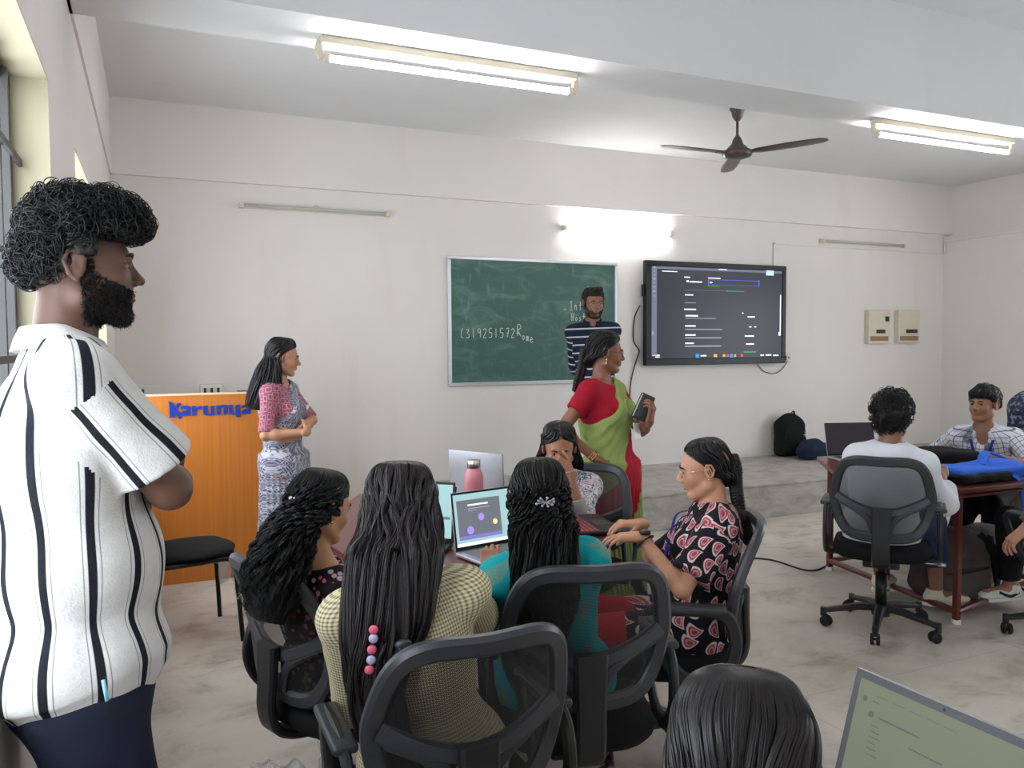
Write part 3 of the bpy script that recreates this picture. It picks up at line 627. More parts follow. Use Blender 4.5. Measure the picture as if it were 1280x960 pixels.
# ================================================================ task chair
def task_chair(label, x, y, a, T=.87, Sh=.43, rbase=0.3, group='black mesh-back office chairs', film=False):
    c = thing('office_chair', label, 'chair', (x, y, 0), -math.radians(a), group)
    by = lambda X_, Z_: -.215-.20*(Z_-Sh-.05)+1.0*X_*X_+.05*math.sin((Z_-Sh)*7)*.6
    half = [(.0, T), (.14, T-.002), (.205, T-.045), (.238, T-.15), (.243, T-.225), (.215, T-.33), (.15, T-.398), (0, T-.41)]
    half = [(p*.94, q) for p, q in half]; out = half+[(-p, q) for p, q in half[-2:0:-1]]
    ring = spline(out, 6, closed=True); P3 = [(p, by(p, q), q) for p, q in ring]
    b = MB(); b.tube(P3, 1, closed=True, flat=(.050, .034), up=(0, 1, .15))
    br = T-.245
    for s in (-1, 1):
        q = spline([(s*.218, br+.045), (s*.16, br+.012), (s*.08, br-.02), (0, br-.035)], 6); b.tube([(p, by(p, r)-.008, r) for p, r in q], 1, flat=(.046, .028), up=(0, 1, 0))
        q = spline([(s*.20, br+.02), (s*.12, br-.02), (s*.06, br-.07), (s*.035, br-.14)], 6); b.tube([(p, by(p, r)-.012, r) for p, r in q], 1, flat=(.034, .022), up=(0, 1, 0))
    o = b.build('backrest_frame', M['grey_plastic'], c); smooth_by_angle(o, 40)
    r2 = np.array(ring); cen = np.array([0, T-.2]); g = []; uvs = []
    for t in np.linspace(0.0, .96, 9):
        row = []; ru = []
        for p in list(r2)+[r2[0]]:
            q = cen+(p-cen)*t; row.append((q[0], by(q[0], q[1])-.003-.018*(1-t*t), q[1])); ru.append((q[0]+5, q[1]+5))
        g.append(row); uvs.append(ru)
    b = MB(); Pt = np.array(g); a_, b_, _ = Pt.shape; F = [(i*b_+j, (i+1)*b_+j, (i+1)*b_+j+1, i*b_+j+1) for i in range(a_-1) for j in range(b_-1)]
    b.add(Pt.reshape(-1, 3), F, np.array(uvs).reshape(-1, 2)); b.build('backrest_mesh', M['mesh'], c, True, uv=True)
    b = MB(); sp = spline([(0, by(0, br+.0)-.03, br-.0), (0, by(0, br-.1)-.045, br-.11), (0, -.255, Sh-.0), (0, -.225, Sh-.07), (0, -.12, Sh-.105), (0, .02, Sh-.105)], 6)
    b.tube(sp, np.interp(np.linspace(0, 1, len(sp)), [0, .3, .7, 1], [1.05, .9, .95, .8]), flat=(.095, .03), up=(0, 1, .6)); o = b.build('back_support', M['black_plastic'], c); smooth_by_angle(o, 40)
    # seat cushion
    V = []; n = 40; lv = [(.55, -.052), (.93, -.05), (1.0, -.03), (1.0, -.005), (.965, .012), (.85, .022), (.5, .024), (.0, .02)]
    for sc, z in lv:
        for k in range(n):
            t = 2*pi*k/n; ct, st = math.cos(t), math.sin(t); e = .62
            X_ = .245*sc*math.copysign(abs(ct)**e, ct); Y_ = .03+.235*sc*math.copysign(abs(st)**e, st)
            zz = z-.035*max(0, (Y_-.12)/.14)**2+(.012*(X_/.245)**2 if z > 0 else 0); V.append((X_, Y_, Sh+zz-.022))
    F = [tuple(reversed(range(n)))]
    for i in range(len(lv)-1):
        for k in range(n): F.append((i*n+k, i*n+(k+1) % n, (i+1)*n+(k+1) % n, (i+1)*n+k))
    b = MB(); b.add(V, F); b.build('seat', M['seat_fabric'], c, True)
    for s in (-1, 1):
        xx = s*.275; b = MB()
        lp = spline([(xx, -.15, Sh+.02), (xx, -.165, Sh+.10), (xx, -.13, Sh+.185), (xx, -.02, Sh+.205), (xx, .10, Sh+.20), (xx, .135, Sh+.17), (xx, .10, Sh+.08), (xx, .05, Sh-.0), (xx, -.02, Sh-.05), (xx, -.10, Sh-.04)], 5, closed=True)
        b.tube(lp, 1, closed=True, flat=(.046, .022), up=(1, 0, 0)); b.rbox((min(xx, s*.16), -.05, Sh-.085), (max(xx, s*.16), .03, Sh-.06), .008); o = b.build('armrest', M['black_plastic'], c); smooth_by_angle(o, 40)
        b = MB(); b.rbox((xx-.03, -.13, Sh+.198), (xx+.03, .12, Sh+.222), .01); o2 = b.build('arm_pad', M['grey_plastic'], o, True)
    b = MB(); b.rbox((-.09, -.12, Sh-.125), (.09, .10, Sh-.075), .012); b.rbox((-.2, -.03, Sh-.09), (.2, .01, Sh-.07), .006); b.build('tilt_mechanism', M['black_plastic'], c, True)
    b = MB(); b.cyl((.06, .02, Sh-.10), (.29, .03, Sh-.105), .005, n=8); b.cyl((.27, .03, Sh-.105), (.31, .032, Sh-.107), .011, n=10); b.build('height_lever', M['steel'], c, True)
    b = MB(); b.cyl((0, 0, .09), (0, 0, Sh-.17), .029); b.cyl((0, 0, Sh-.2), (0, 0, Sh-.09), .018); b.build('gas_cylinder', M['gloss_black'], c, True)
    b = MB(); b.lathe([(.02, .07), (.045, .075), (.05, .10), (.045, .135), (.03, .14)])
    for k in range(5):
        t = rbase+2*pi*k/5; d = np.array([math.cos(t), math.sin(t), 0]); P = [d*.03+(0, 0, .118), d*.12+(0, 0, .115), d*.30+(0, 0, .082)]
        b.tube(P, [1, .95, .62], flat=(.052, .036), up=(0, 0, 1)); b.cyl(d*.295+(0, 0, .10), d*.295+(0, 0, .052), .016, n=10)
    o = b.build('star_base', M['black_plastic'], c); smooth_by_angle(o, 40)
    for k in range(5):
        t = rbase+2*pi*k/5; d = np.array([math.cos(t), math.sin(t), 0]); q = rbase+k*2.1; w = np.array([math.cos(q), math.sin(q), 0]); f = np.array([-w[1], w[0], 0]); ctr = d*.295+f*.018+(0, 0, .029)
        b = MB()
        for s in (-1, 1): b.lathe([(.012, -.009), (.026, -.008), (.029, -.003), (.029, .003), (.026, .008), (.012, .009)], ctr+w*s*.015, 16, w)
        b.cyl(ctr-w*.022, ctr+w*.022, .007, n=8); b.tube(arc(d*.295+(0, 0, .056), ctr+(0, 0, .045)+f*.01, ctr+f*.02+(0, 0, .01), 5), 1, flat=(.014, .006), up=w); b.build('caster', M['rubber'], c, True)
    if film:
        b = MB()
        for j in range(4):
            t = rbase+2*pi*((j*2) % 5)/5; d = np.array([math.cos(t), math.sin(t), 0]); g = []
            for u_ in np.linspace(0, 1, 9): g.append([d*(.12+.17*u_)+np.array([-d[1], d[0], 0])*(.05*math.sin(q_)+.012*math.sin(9*u_+j))+np.array([0, 0, .10+.055*math.cos(q_)+.015*math.sin(13*u_+2*q_)]) for q_ in np.linspace(0, 2*pi*.93, 12)])
            b.sheet(g, .0008)
        b.build('plastic_wrap', M['film'], c, True)
    return c
CH = {}
CH[4] = task_chair('black mesh office chair nearest the viewer, under the girl in yellow checks', .65, 1.90, 0, .90, .43, .2, film=True)
CH[5] = task_chair('black mesh office chair under the girl in teal', 1.175, 2.19, 16, .925, .43, .9)
CH[3] = task_chair('black mesh office chair under the girl in the floral top', .53, 2.63, 68, .88, .43, 2.6, film=True)
CH[7] = task_chair('black mesh office chair under the girl in the paisley top', 1.79, 2.50, 298, .89, .43, 1.9)
CH[6] = task_chair('black mesh office chair the teacher in the green saree rests her hand on', 1.97, 3.62, 224, .88, .43, .5)
CH[10] = task_chair('black mesh office chair under the boy in the white shirt', 3.58, 3.13, 50, .95, .48, 2.14)
CH[11] = task_chair('black mesh office chair under the boy in the checked shirt', 5.5, 3.72, 272, .90, .45, .7)
CH[12] = task_chair('black mesh office chair cut by the right edge of the photo', 4.36, 2.62, 8, .90, .45, 2.62)
CH[13] = task_chair('black mesh office chair under the person whose head is nearest', .36, .70, 85, .87, .43, .3)
# ---------------------------------------------------------------- visitor chair by the podium
vc = thing('visitor_chair', 'black visitor chair with padded seat in front of the podium', 'chair', (.16, 4.60, 0), -math.radians(80))
fd = Field((-.27, -.26, .40), (.27, .27, .54), .008); fd.ell((0, 0, .47), (.235, .225, .034), k=0); fd.rbox((0, 0, .462), (.19, .18, .02), .02, k=.03); soft(fd, 'seat', M['seat_fabric'], vc)
for s in (-1, 1):
    b = MB(); b.tube(spline([(s*.235, .20, .0), (s*.21, .175, .38), (s*.20, .14, .437), (s*.20, 0, .437), (s*.20, -.17, .437)], 6), .0125, 10); b.build('front_leg', M['gloss_black'], vc, True)
    b = MB(); b.tube(spline([(s*.24, -.26, 0), (s*.205, -.19, .42), (s*.20, -.20, .55), (s*.18, -.245, .80)], 6), .0125, 10); b.build('rear_leg', M['gloss_black'], vc, True)
b = MB(); b.cyl((-.2, .15, .437), (.2, .15, .437), .011, n=10); b.cyl((-.2, -.16, .437), (.2, -.16, .437), .011, n=10); b.build('cross_bar', M['gloss_black'], vc, True)
fd = Field((-.25, -.33, .5), (.25, -.15, .9), .008); fd.rbox((0, -.235, .72), (.21, .018, .13), .018, rotx(.12), k=0); soft(fd, 'backrest', M['seat_fabric'], vc)
b = MB()
for s in (-.5, .6):
    g = [[(s*.3+.10*v+.02*math.sin(5*u+3*v), .20+.03*math.sin(7*v+2*u), .44-.17*u-.05*math.sin(4*v)*u) for v in np.linspace(-1, 1, 12)] for u in np.linspace(0, 1, 9)]
    b.sheet(g, .0008)
b.build('plastic_wrap', M['film'], vc, True)
# ---------------------------------------------------------------- tables
def table(name, label, poly, feet, rails, mids=()):
    cx, cy = np.mean(poly, 0); t = thing(name, label, 'table', (cx, cy, 0)); L = [(x-cx, y-cy) for x, y in poly]
    b = MB(); b.prism(L, .722, .75); o = b.build('table_top', M['table_top'], t, bevel=.004)
    b = MB(); q = [(x*.92, y*.92) for x, y in L]
    for p, r in zip(q, q[1:]+q[:1]): b.tube([(p[0], p[1], .70), (r[0], r[1], .70)], 1, flat=(.035, .02), up=(1, 1, 0) if False else (0, 0, 1))
    b.build('apron_frame', M['maroon'], t)
    for x, y in feet:
        b = MB(); b.box((x-cx-.016, y-cy-.016, .02), (x-cx+.016, y-cy+.016, .715)); o = b.build('leg', M['maroon'], t, bevel=.003)
        b = MB(); b.cyl((x-cx, y-cy, 0), (x-cx, y-cy, .022), .024, n=12); b.build('foot_cap', M['white_plastic'], o)
    b = MB()
    for i, j in rails: p, r = feet[i], feet[j]; b.tube([(p[0]-cx, p[1]-cy, .065), (r[0]-cx, r[1]-cy, .065)], 1, flat=(.045, .028), up=(0, 0, 1))
    b.build('base_rail', M['maroon'], t)
    return t
table('table', 'maroon table with red steel legs carrying the blue and black bags', [(5.33, 3.60), (4.97, 4.29), (4.27, 4.30), (3.81, 3.67), (4.0, 2.985), (4.80, 2.97)][::1], [(4.02, 3.01), (4.20, 4.10), (4.95, 4.12), (5.02, 3.22), (4.10, 3.55)], [(0, 1), (0, 3), (1, 2), (2, 3)])
table('table', 'maroon table with laptops between the seated girls', [(.72, 2.60), (1.77, 2.86), (1.75, 4.12), (1.0, 4.3), (.60, 3.5)], [(.85, 2.75), (1.65, 2.95), (1.64, 4.02), (1.0, 4.15)], [(0, 1), (1, 2), (2, 3), (0, 3)])
table('table', 'table under the silver laptop in the nearest right corner', [(.66, .25), (1.62, .25), (1.40, 1.05), (.70, 1.05)], [(.74, .33), (1.5, .33), (1.3, .98), (.78, .98)], [(0, 1), (1, 2), (2, 3), (3, 0)])
# ---------------------------------------------------------------- laptops
KEYM = {'dark': plain('black_keys', S(28, 28, 31), .5), 'red': (lambda g: g.done(g.bsdf(g.mix(g.step(g.noise(g.scale(g.obj(), (60, 8, 1)), 1.0, 3), .4, .65), S(96, 20, 32), S(196, 92, 104)), .35)))(G('keys_painted_red_lit')), 'silver': plain('grey_keys', S(120, 122, 126), .5)}  # red light on the 'red' keys is put into their colour
def laptop(label, cx, cy, a, tilt, shell, scr, keys='dark', w=.34, d=.235, lidh=.225, z=.75, deck=None, rim=.009, group='open laptops'):
    t = thing('laptop', label, 'laptop', (cx, cy, z), -math.radians(a), group)
    b = MB(); b.rbox((-w/2, -d/2, .002), (w/2, d/2, .018), .006); o = b.build('base', M[shell], t); smooth_by_angle(o)
    b = MB()
    for r in range(5):
        for k in range(13): b.rbox((-w*.43+k*w*.0665, -.01+r*.021, .018), (-w*.43+k*w*.0665+w*.058, .008+r*.021, .0205), .0015, 1)
    o = b.build('keyboard', KEYM[keys], t)
    b = MB(); b.rbox((-.055, -d/2+.015, .018), (.055, -d/2+.085, .0190), .003); b.build('touchpad', M['grey_plastic' if shell != 'silver' else 'silver'], t)
    R = rotx(-math.radians(tilt)); hy = d/2-.004
    T_ = lambda p: tuple(R@np.array(p, float)+np.array([0, hy, .016]))
    lid = MB(); lid.rbox((-w/2, 0, 0), (w/2, .007, lidh), .0035); lid.v[0] = lid.v[0]@R.T+np.array([0, hy, .016]); o = lid.build('lid', M[shell], t); smooth_by_angle(o)
    b = MB(); b.box((-w/2+.002, -.0015, .004), (w/2-.002, 0, lidh-.002)); b.v[0] = b.v[0]@R.T+np.array([0, hy, .016]); b.build('screen_bezel', M['gloss_black' if rim < .01 else 'grey_plastic'], o)
    for nm, m_, x0, z0, x1, z1, yy in scr:
        b = MB(); X0, X1 = -w/2+rim+(w-2*rim)*x0, -w/2+rim+(w-2*rim)*x1; Z0, Z1 = .018+(lidh-.018-rim*1.1)*z0, .018+(lidh-.018-rim*1.1)*z1
        if nm.startswith('round'): b.lathe([(.0001, 0), ((X1-X0)/2, 0), ((X1-X0)/2, .0004)], ((X0+X1)/2, -.0016-yy*.0004, (Z0+Z1)/2), 16, (0, 1, 0)); nm = nm[6:]
        else: b.box((X0, -.0018-yy*.0004, Z0), (X1, -.0015-yy*.0004, Z1))
        b.v[0] = b.v[0]@R.T+np.array([0, hy, .016]); b.build(nm, m_, o)
    b = MB(); b.ball((0, -.002, lidh-.009), .002, 6); b.v[0] = b.v[0]@R.T+np.array([0, hy, .016]); b.build('webcam', M['grey_plastic'], o)
    b = MB(); b.rbox((-.02, .007, lidh*.5), (.02, .0078, lidh*.55), .001); b.v[0] = b.v[0]@R.T+np.array([0, hy, .016]); b.build('lid_badge', M['steel'], o)
    return t
def E(n, c, s=1.0):
    g = G(n); return g.done(g.bsdf(tuple(x*.15 for x in c), .35, 0, .2, **{'Emission Color': (*c, 1), 'Emission Strength': s}))
teal_s, grey_s, pur_s, yel_s, wht_s, olive_s, dimw = E('teal_page', S(142, 176, 178), .85), E('grey_page', S(88, 92, 100)), E('purple_icon', S(140, 120, 230)), E('yellow_icon', S(214, 190, 130)), E('white_page', S(214, 220, 232)), E('olive_page', S(112, 118, 98), .55), E('faint_text', S(80, 82, 78), .7)
off_s = plain('switched_off_screen', S(44, 38, 46), .2); brown_s = E('brown_photo', S(120, 60, 44), .8)
sB = [('screen', teal_s, 0, 0, 1, 1, 0), ('page_panel', grey_s, .04, .12, .68, .88, 1), ('page_title', wht_s, .2, .76, .5, .79, 2), ('page_text', E('faint_white', S(140, 144, 150)), .2, .70, .52, .712, 2), ('page_text', E('faint_white2', S(140, 144, 150)), .2, .66, .32, .67, 2), ('round_page_icon', pur_s, .34, .46, .43, .58, 2), ('round_page_icon', pur_s, .16, .22, .26, .36, 2), ('round_page_icon', yel_s, .55, .34, .62, .44, 2), ('page_band', E('lilac_band', S(120, 110, 190), .8), .04, .13, .68, .19, 3), ('task_row', wht_s, .0, .0, 1, .06, 2)]
hl = onZ(570, 690, .77); a = math.radians(-12); Rv = np.array([math.cos(a), -math.sin(a)]); Fv = np.array([math.sin(a), math.cos(a)])
c = hl[:2]+.165*Rv-.113*Fv; laptop('silver-edged laptop showing a dark page with purple icons, before the girl in teal', c[0], c[1], -12, 10, 'silver', sB, 'silver', w=.33)
sC = [('screen', teal_s, 0, 0, 1, 1, 0), ('page_photo', brown_s, .62, .55, .82, .85, 1), ('page_band', grey_s, .3, .35, .98, .40, 1)]
hr = onZ(565, 678, .77); a = math.radians(38); Rv = np.array([math.cos(a), -math.sin(a)]); Fv = np.array([math.sin(a), math.cos(a)])
c = hr[:2]-.17*Rv-.113*Fv; laptop('thick black laptop showing a pale page, before the girl in yellow checks', c[0], c[1], 38, 8, 'black_plastic', sC, lidh=.24, w=.35)
c = onZ(744, 654, .77); laptop('black laptop with red light painted on keys under the hands of the girl in paisley', c[0]-.03, c[1]+.03, 281, 22, 'gloss_black', [('screen', grey_s, 0, 0, 1, 1, 0)], 'red', w=.36)
laptop('silver laptop seen from behind its lid, next to the pink bottle', 1.60, 3.86, 242, 4, 'silver', [('screen', wht_s, 0, 0, 1, 1, 0)], 'silver', w=.36, lidh=.245)
laptop('black laptop half hidden behind the girl in the floral top', .86, 3.02, 40, 20, 'black_plastic', [('screen', grey_s, 0, 0, 1, 1, 0)])
c = onZ(1066, 571, .77); laptop('laptop with a dark screen beside the boy in the white shirt', 4.40, 4.03, 18, 14, 'silver', [('screen', off_s, 0, 0, 1, 1, 0)], w=.36, lidh=.235)
sH = [('screen', olive_s, 0, 0, 1, 1, 0), ('page_title', dimw, .16, .72, .40, .735, 1), ('page_text', dimw, .1, .84, .145, .85, 1), ('page_text', dimw, .36, .60, .55, .612, 1)]+[('page_text', dimw, .12, .64-.05*i, .12+.05+.012*(i % 3), .648-.05*i, 1) for i in range(6)]+[('page_tab', dimw, .12+.1*i, .9, .19+.1*i, .906, 1) for i in range(5)]+[('round_page_icon', dimw, .035+0, .82, .065, .86, 1), ('round_page_icon', dimw, .09, .71, .125, .75, 1)]
laptop('grey laptop with an olive-lit page in the bottom right corner', .955, .857, 88, 17, 'silver', sH, 'silver', w=.34, lidh=.222, rim=.014)
# ---------------------------------------------------------------- small things
bt = thing('water_bottle', 'pink metal water bottle with a steel cap on the laptop table', 'bottle', (1.36, 3.50, .75))
b = MB(); b.lathe([(.040, 0), (.044, .006), (.044, .17), (.043, .19), (.036, .212), (.03, .222), (.03, .226)]); b.build('bottle_body', plain('pink_enamel', S(216, 134, 146), .4), bt, True)
b = MB(); b.lathe([(.0295, .227), (.031, .229), (.031, .262), (.029, .265)], n=32); b.build('bottle_cap', M['steel'], bt, True)
CL = {n: plain(n, c, .85, bump=.001, bscale=500, spec=.2) for n, c in (('black_nylon', S(26, 27, 28)), ('navy_cloth', S(34, 42, 66)), ('blue_nylon', S(52, 104, 214)), ('grey_brown_canvas', S(86, 76, 76)), ('light_grey_canvas', S(140, 132, 134)), ('khaki_cloth', S(166, 156, 116)), ('navy_pattern', S(40, 46, 64)))}
def bag(name, label, cat, c, shapes, m, straps=(), mark=None, amp=.006, h=.01, strap_m=None, pockets=()):
    c = np.array(c, float); t = thing(name, label, cat, c); lo = -np.array([.42, .42, .02]); hi = np.array([.42, .42, .62])
    f = Field(lo, hi, h)
    for kind, ctr, r, R, k in shapes: (f.ell(ctr, r, R, k) if kind == 'e' else f.rbox(ctr, r, min(r)*.7, R, k))
    f.disp(amp, 26, 2); f.plane((0, 0, .002), (0, 0, -1)); soft(f, 'bag_body', m, t)
    for P, w, th in straps:
        b = MB(); b.tube(spline(P, 6), 1, flat=(w, th), up=(0, 0, 1) if abs(P[0][2]-P[-1][2]) < .1 else (0, 1, 0)); b.build('strap', strap_m or m, t)
    for P, w in pockets:
        b = MB(); b.tube(spline(P, 6), w, 6); b.build('zip', M['rubber'], t)
    if mark: b = MB(); b.prism(mark, -.002, .002, lambda x, z, y: (x, y, z)); b.build('white_mark', M['white_plastic'], t)
    return t
p = onZ(1001, 573, .308); v0 = np.array([p[0]+.05, 6.84, .309])
bag('backpack', 'black backpack with a small white mark leaning on the front wall', 'backpack', v0, [('r', (-.02, .02, .2), (.17, .09, .2), None, 0), ('e', (-.02, .02, .33), (.165, .09, .15), None, .05), ('e', (0, -.07, .17), (.13, .06, .14), None, .04)], CL['black_nylon'], [([(-.03, .0, .46), (-.0, -.02, .50), (.03, 0, .46)], .02, .006)], None, pockets=[([(-.15, -.06, .1), (-.14, -.08, .3), (0, -.085, .40), (.11, -.08, .3), (.12, -.06, .12)], .004)])
t = bpy.data.objects['backpack']; b = MB(); b.prism([(.03, .275), (.09, .285), (.12, .30), (.085, .275), (.06, .268)], 0, .006, lambda x, z, y: (x, -.135-y, z-.03)); b.build('white_mark', M['white_plastic'], t)
bag('cloth_bag', 'navy cloth bag slumped in front of the black backpack', 'bag', (v0[0]+.13, 6.56, .309), [('e', (-.1, 0, .09), (.19, .12, .12), None, 0), ('e', (.12, 0, .07), (.2, .12, .09), None, .06), ('e', (-.18, .0, .1), (.1, .09, .1), None, .05)], CL['navy_cloth'], [([(.05, -.1, .12), (.2, -.13, .1), (.36, -.08, .02)], .03, .006)], amp=.014)
bag('bag', 'black bag with a white cord lying on the right table', 'bag', (4.66, 3.66, .751), [('r', (0, 0, .05), (.25, .11, .05), rotz(-.45), 0), ('e', (0, 0, .065), (.22, .10, .055), rotz(-.45), .03)], CL['black_nylon'], [([(-.20, .03, .10), (-.22, -.0, .12), (-.25, -.03, .08), (-.24, -.02, .04)], .008, .008)], strap_m=M['white_plastic'], amp=.008)
bg = bag('backpack', 'bright blue and black backpack lying flat on the right table', 'backpack', (4.42, 3.20, .751), [('r', (.0, 0, .04), (.27, .13, .035), rotz(-.05), 0), ('e', (.22, .02, .05), (.14, .13, .05), None, .04)], CL['blue_nylon'], [([(.1, .05, .07), (.2, .09, .13), (.33, .05, .09), (.38, -.05, .05)], .04, .012), ([(.05, .0, .075), (.16, .06, .12), (.22, .09, .13)], .035, .012), ([(.12, -.13, .03), (.13, -.17, .01), (.14, -.185, -.06), (.15, -.185, -.16)], .03, .006)], amp=.008)
f = Field((-.33, -.2, -.0), (.33, .2, .1), .008); f.rbox((-.10, -.05, .028), (.2, .11, .026), .02, None, 0); f.disp(.005, 30, 1); soft(f, 'front_pocket', CL['black_nylon'], bg)
f = Field((-.42, -.4, -.0), (.42, .4, .55), .009); 
bag('backpack', 'large grey-brown backpack standing under the right table', 'backpack', (4.33, 3.30, .02), [('r', (0, 0, .20), (.21, .14, .2), rotz(-.3), 0), ('e', (.0, 0, .3), (.2, .13, .13), rotz(-.3), .05), ('r', (-.03, -.1, .12), (.17, .06, .11), rotz(-.3), .03)], CL['grey_brown_canvas'], [([(.10, -.12, .40), (.15, -.17, .30), (.2, -.17, .15), (.26, -.12, .05)], .05, .014), ([(.2, -.05, .36), (.28, -.1, .28), (.3, -.1, .12)], .04, .012)], strap_m=CL['black_nylon'], amp=.01, pockets=[([(-.22, -.08, .19), (-.1, -.165, .2), (.08, -.20, .22)], .006)])
bag('backpack', 'light grey backpack beside the larger grey-brown one under the right table', 'backpack', (4.78, 3.42, .02), [('r', (0, 0, .19), (.15, .12, .18), rotz(.2), 0), ('e', (0, -.08, .18), (.12, .07, .13), rotz(.2), .03)], CL['light_grey_canvas'], strap_m=CL['black_nylon'], amp=.01, straps=[([(-.10, -.13, .34), (-.13, -.18, .2), (-.08, -.17, .06)], .05, .014)])
bag('bag', 'khaki bag hanging below the right table edge', 'bag', (4.95, 3.22, .36), [('e', (0, 0, .14), (.15, .08, .15), None, 0), ('e', (.1, 0, .1), (.1, .08, .1), None, .05)], CL['khaki_cloth'], [([(-.05, -.02, .28), (-.05, -.02, .36), (-.05, 0, .40)], .025, .006)], strap_m=CL['black_nylon'], amp=.008)
p = W(1292, 540, 6.4); p[2] = 1.003; bag('backpack', 'navy patterned backpack standing behind the laptop at the right edge', 'backpack', (p[0]+.05, p[1]+.08, .703), [('r', (0, 0, .2), (.16, .1, .2), None, 0), ('e', (0, 0, .32), (.16, .1, .15), None, .05)], (lambda g: g.done(g.bsdf(g.mix(g.step(g.noise(g.obj(), 30, 4), .5, .6), S(36, 42, 62), S(112, 122, 146)), .85)))(G('navy_speckled_cloth')))
p0 = p
laptop('black laptop lid with a pale mark at the right edge of the photo', p0[0]-.02, p0[1]-.08, 215, 6, 'gloss_black', [('screen', off_s, 0, 0, 1, 1, 0)], z=.701)
b = MB(); b.rbox((-.28, -.24, 0), (.28, .24, .70), .02); t = thing('side_table', 'dark cupboard holding the navy patterned backpack at the right edge', 'cupboard', (p0[0], p0[1], 0)); o = b.build('carcass', M['grey_plastic'], t); smooth_by_angle(o)
b = MB(); b.box((-.25, -.25, .1), (-.005, -.24, .64)); b.box((.005, -.25, .1), (.25, -.24, .64)); b.build('door', M['grey_plastic'], t)

# ================================================================ people
def _disp(s, amp, freq, seed=0, aniso=(1, 1, 1)):
    I = np.nonzero(np.abs(s.D) < .03+2*amp); X, Y, Z = [s.ax[d][I[d]] for d in range(3)]
    s.D[I] += (wob(X, Y, Z, freq, seed, aniso)*amp).astype(np.float32)
Field.disp = _disp
def skinmat(name, c, rough=.5):
    g = G(name); n = g.noise(g.obj(), 9, 3); n2 = g.noise(g.obj(), 140, 2)
    col = g.mix(g.step(n, .3, .7), tuple(x*.9 for x in c), tuple(min(1, x*1.08) for x in c))
    return g.done(g.bsdf(col, rough, 0, .4, Normal=g.bump(n2, .0006, .25)))
def hairmat(name, c, rough=.36, coat=0.0):
    g = G(name); n = g.noise(g.obj(), 45, 3); col = g.mix(n, tuple(x*.6 for x in c), tuple(x*1.5 for x in c))
    return g.done(g.bsdf(col, rough, 0, .32, Normal=g.bump(g.noise(g.obj(), 300, 2), .001, .4)))
HM = hairmat('black_hair', (.007, .006, .007)); HM2 = hairmat('dark_brown_hair', (.018, .014, .013), .45); HMC = hairmat('black_curly_hair', (.006, .0055, .006), .5)
EYEW, IRIS = plain('eye_white', S(132, 120, 110), .5, spec=.2), plain('dark_iris', S(30, 18, 12), .15)
def hint_stand(self_z, ft): return math.hypot(self_z[0]-ft[0], self_z[1]-ft[1]) < .22
def ik(root, tgt, l1, l2, hint):
    root, tgt = np.array(root, float), np.array(tgt, float); d = tgt-root; L = np.linalg.norm(d); m = l1+l2-.004
    if L > m: tgt = root+d/L*m; d = tgt-root; L = m
    L = max(L, abs(l1-l2)+.01); x = (l1*l1-l2*l2+L*L)/(2*L); h = math.sqrt(max(l1*l1-x*x, 0)); e = d/np.linalg.norm(d)
    hv = np.array(hint, float)-root; hv = hv-e*(hv@e); return root+e*x+nz(hv)*h, tgt
def lerp(a, b, t): return a+(b-a)*t
def hand(f, w, d, pn, side, curl=(20, 25, 20), s=1.0, spread=.12):
    d = nz(d); pn = nz(pn-d*(pn@d)); ac = np.cross(d, pn)*side*1.0; R = np.stack([ac, d, pn], 1)   # ac points to the thumb side
    f.cone(w-d*.02*s, w+d*.03*s, .026*s, .026*s, .012, pn, .75)
    f.rbox(w+d*.05*s, np.array([.039, .045, .014])*s, .012*s, R, .012)
    for i, (o, L) in enumerate(((.030, .070), (.010, .078), (-.011, .073), (-.031, .058))):
        p = w+d*(.088-.004*abs(i-1))*s+ac*o*s; dd = nz(d+ac*spread*(1.5-i)*.6); th = 0; r = (.0088 if i < 3 else .0078)*s; rr = [r, r*.95, r*.88, r*.75]
        for j, fr in enumerate((.44, .31, .25)):
            th += math.radians(curl[j]*(1+.12*i)); v = dd*math.cos(th)+pn*math.sin(th); q = p+v*L*fr*s; f.cone(p, q, rr[j], rr[j+1], .003); p = q
    p = w+d*.022*s+ac*.028*s+pn*.006*s; v = nz(d*.62+ac*.62+pn*.4)
    q = p+v*.036*s; f.cone(p, q, .0125*s, .0105*s, .008); v2 = nz(d*.85+ac*.25+pn*.4); q2 = q+v2*.030*s; f.cone(q, q2, .0105*s, .0095*s, .003); f.cone(q2, q2+nz(v2+pn*.3)*.024*s, .0095*s, .0075*s, .003)
class Body: pass
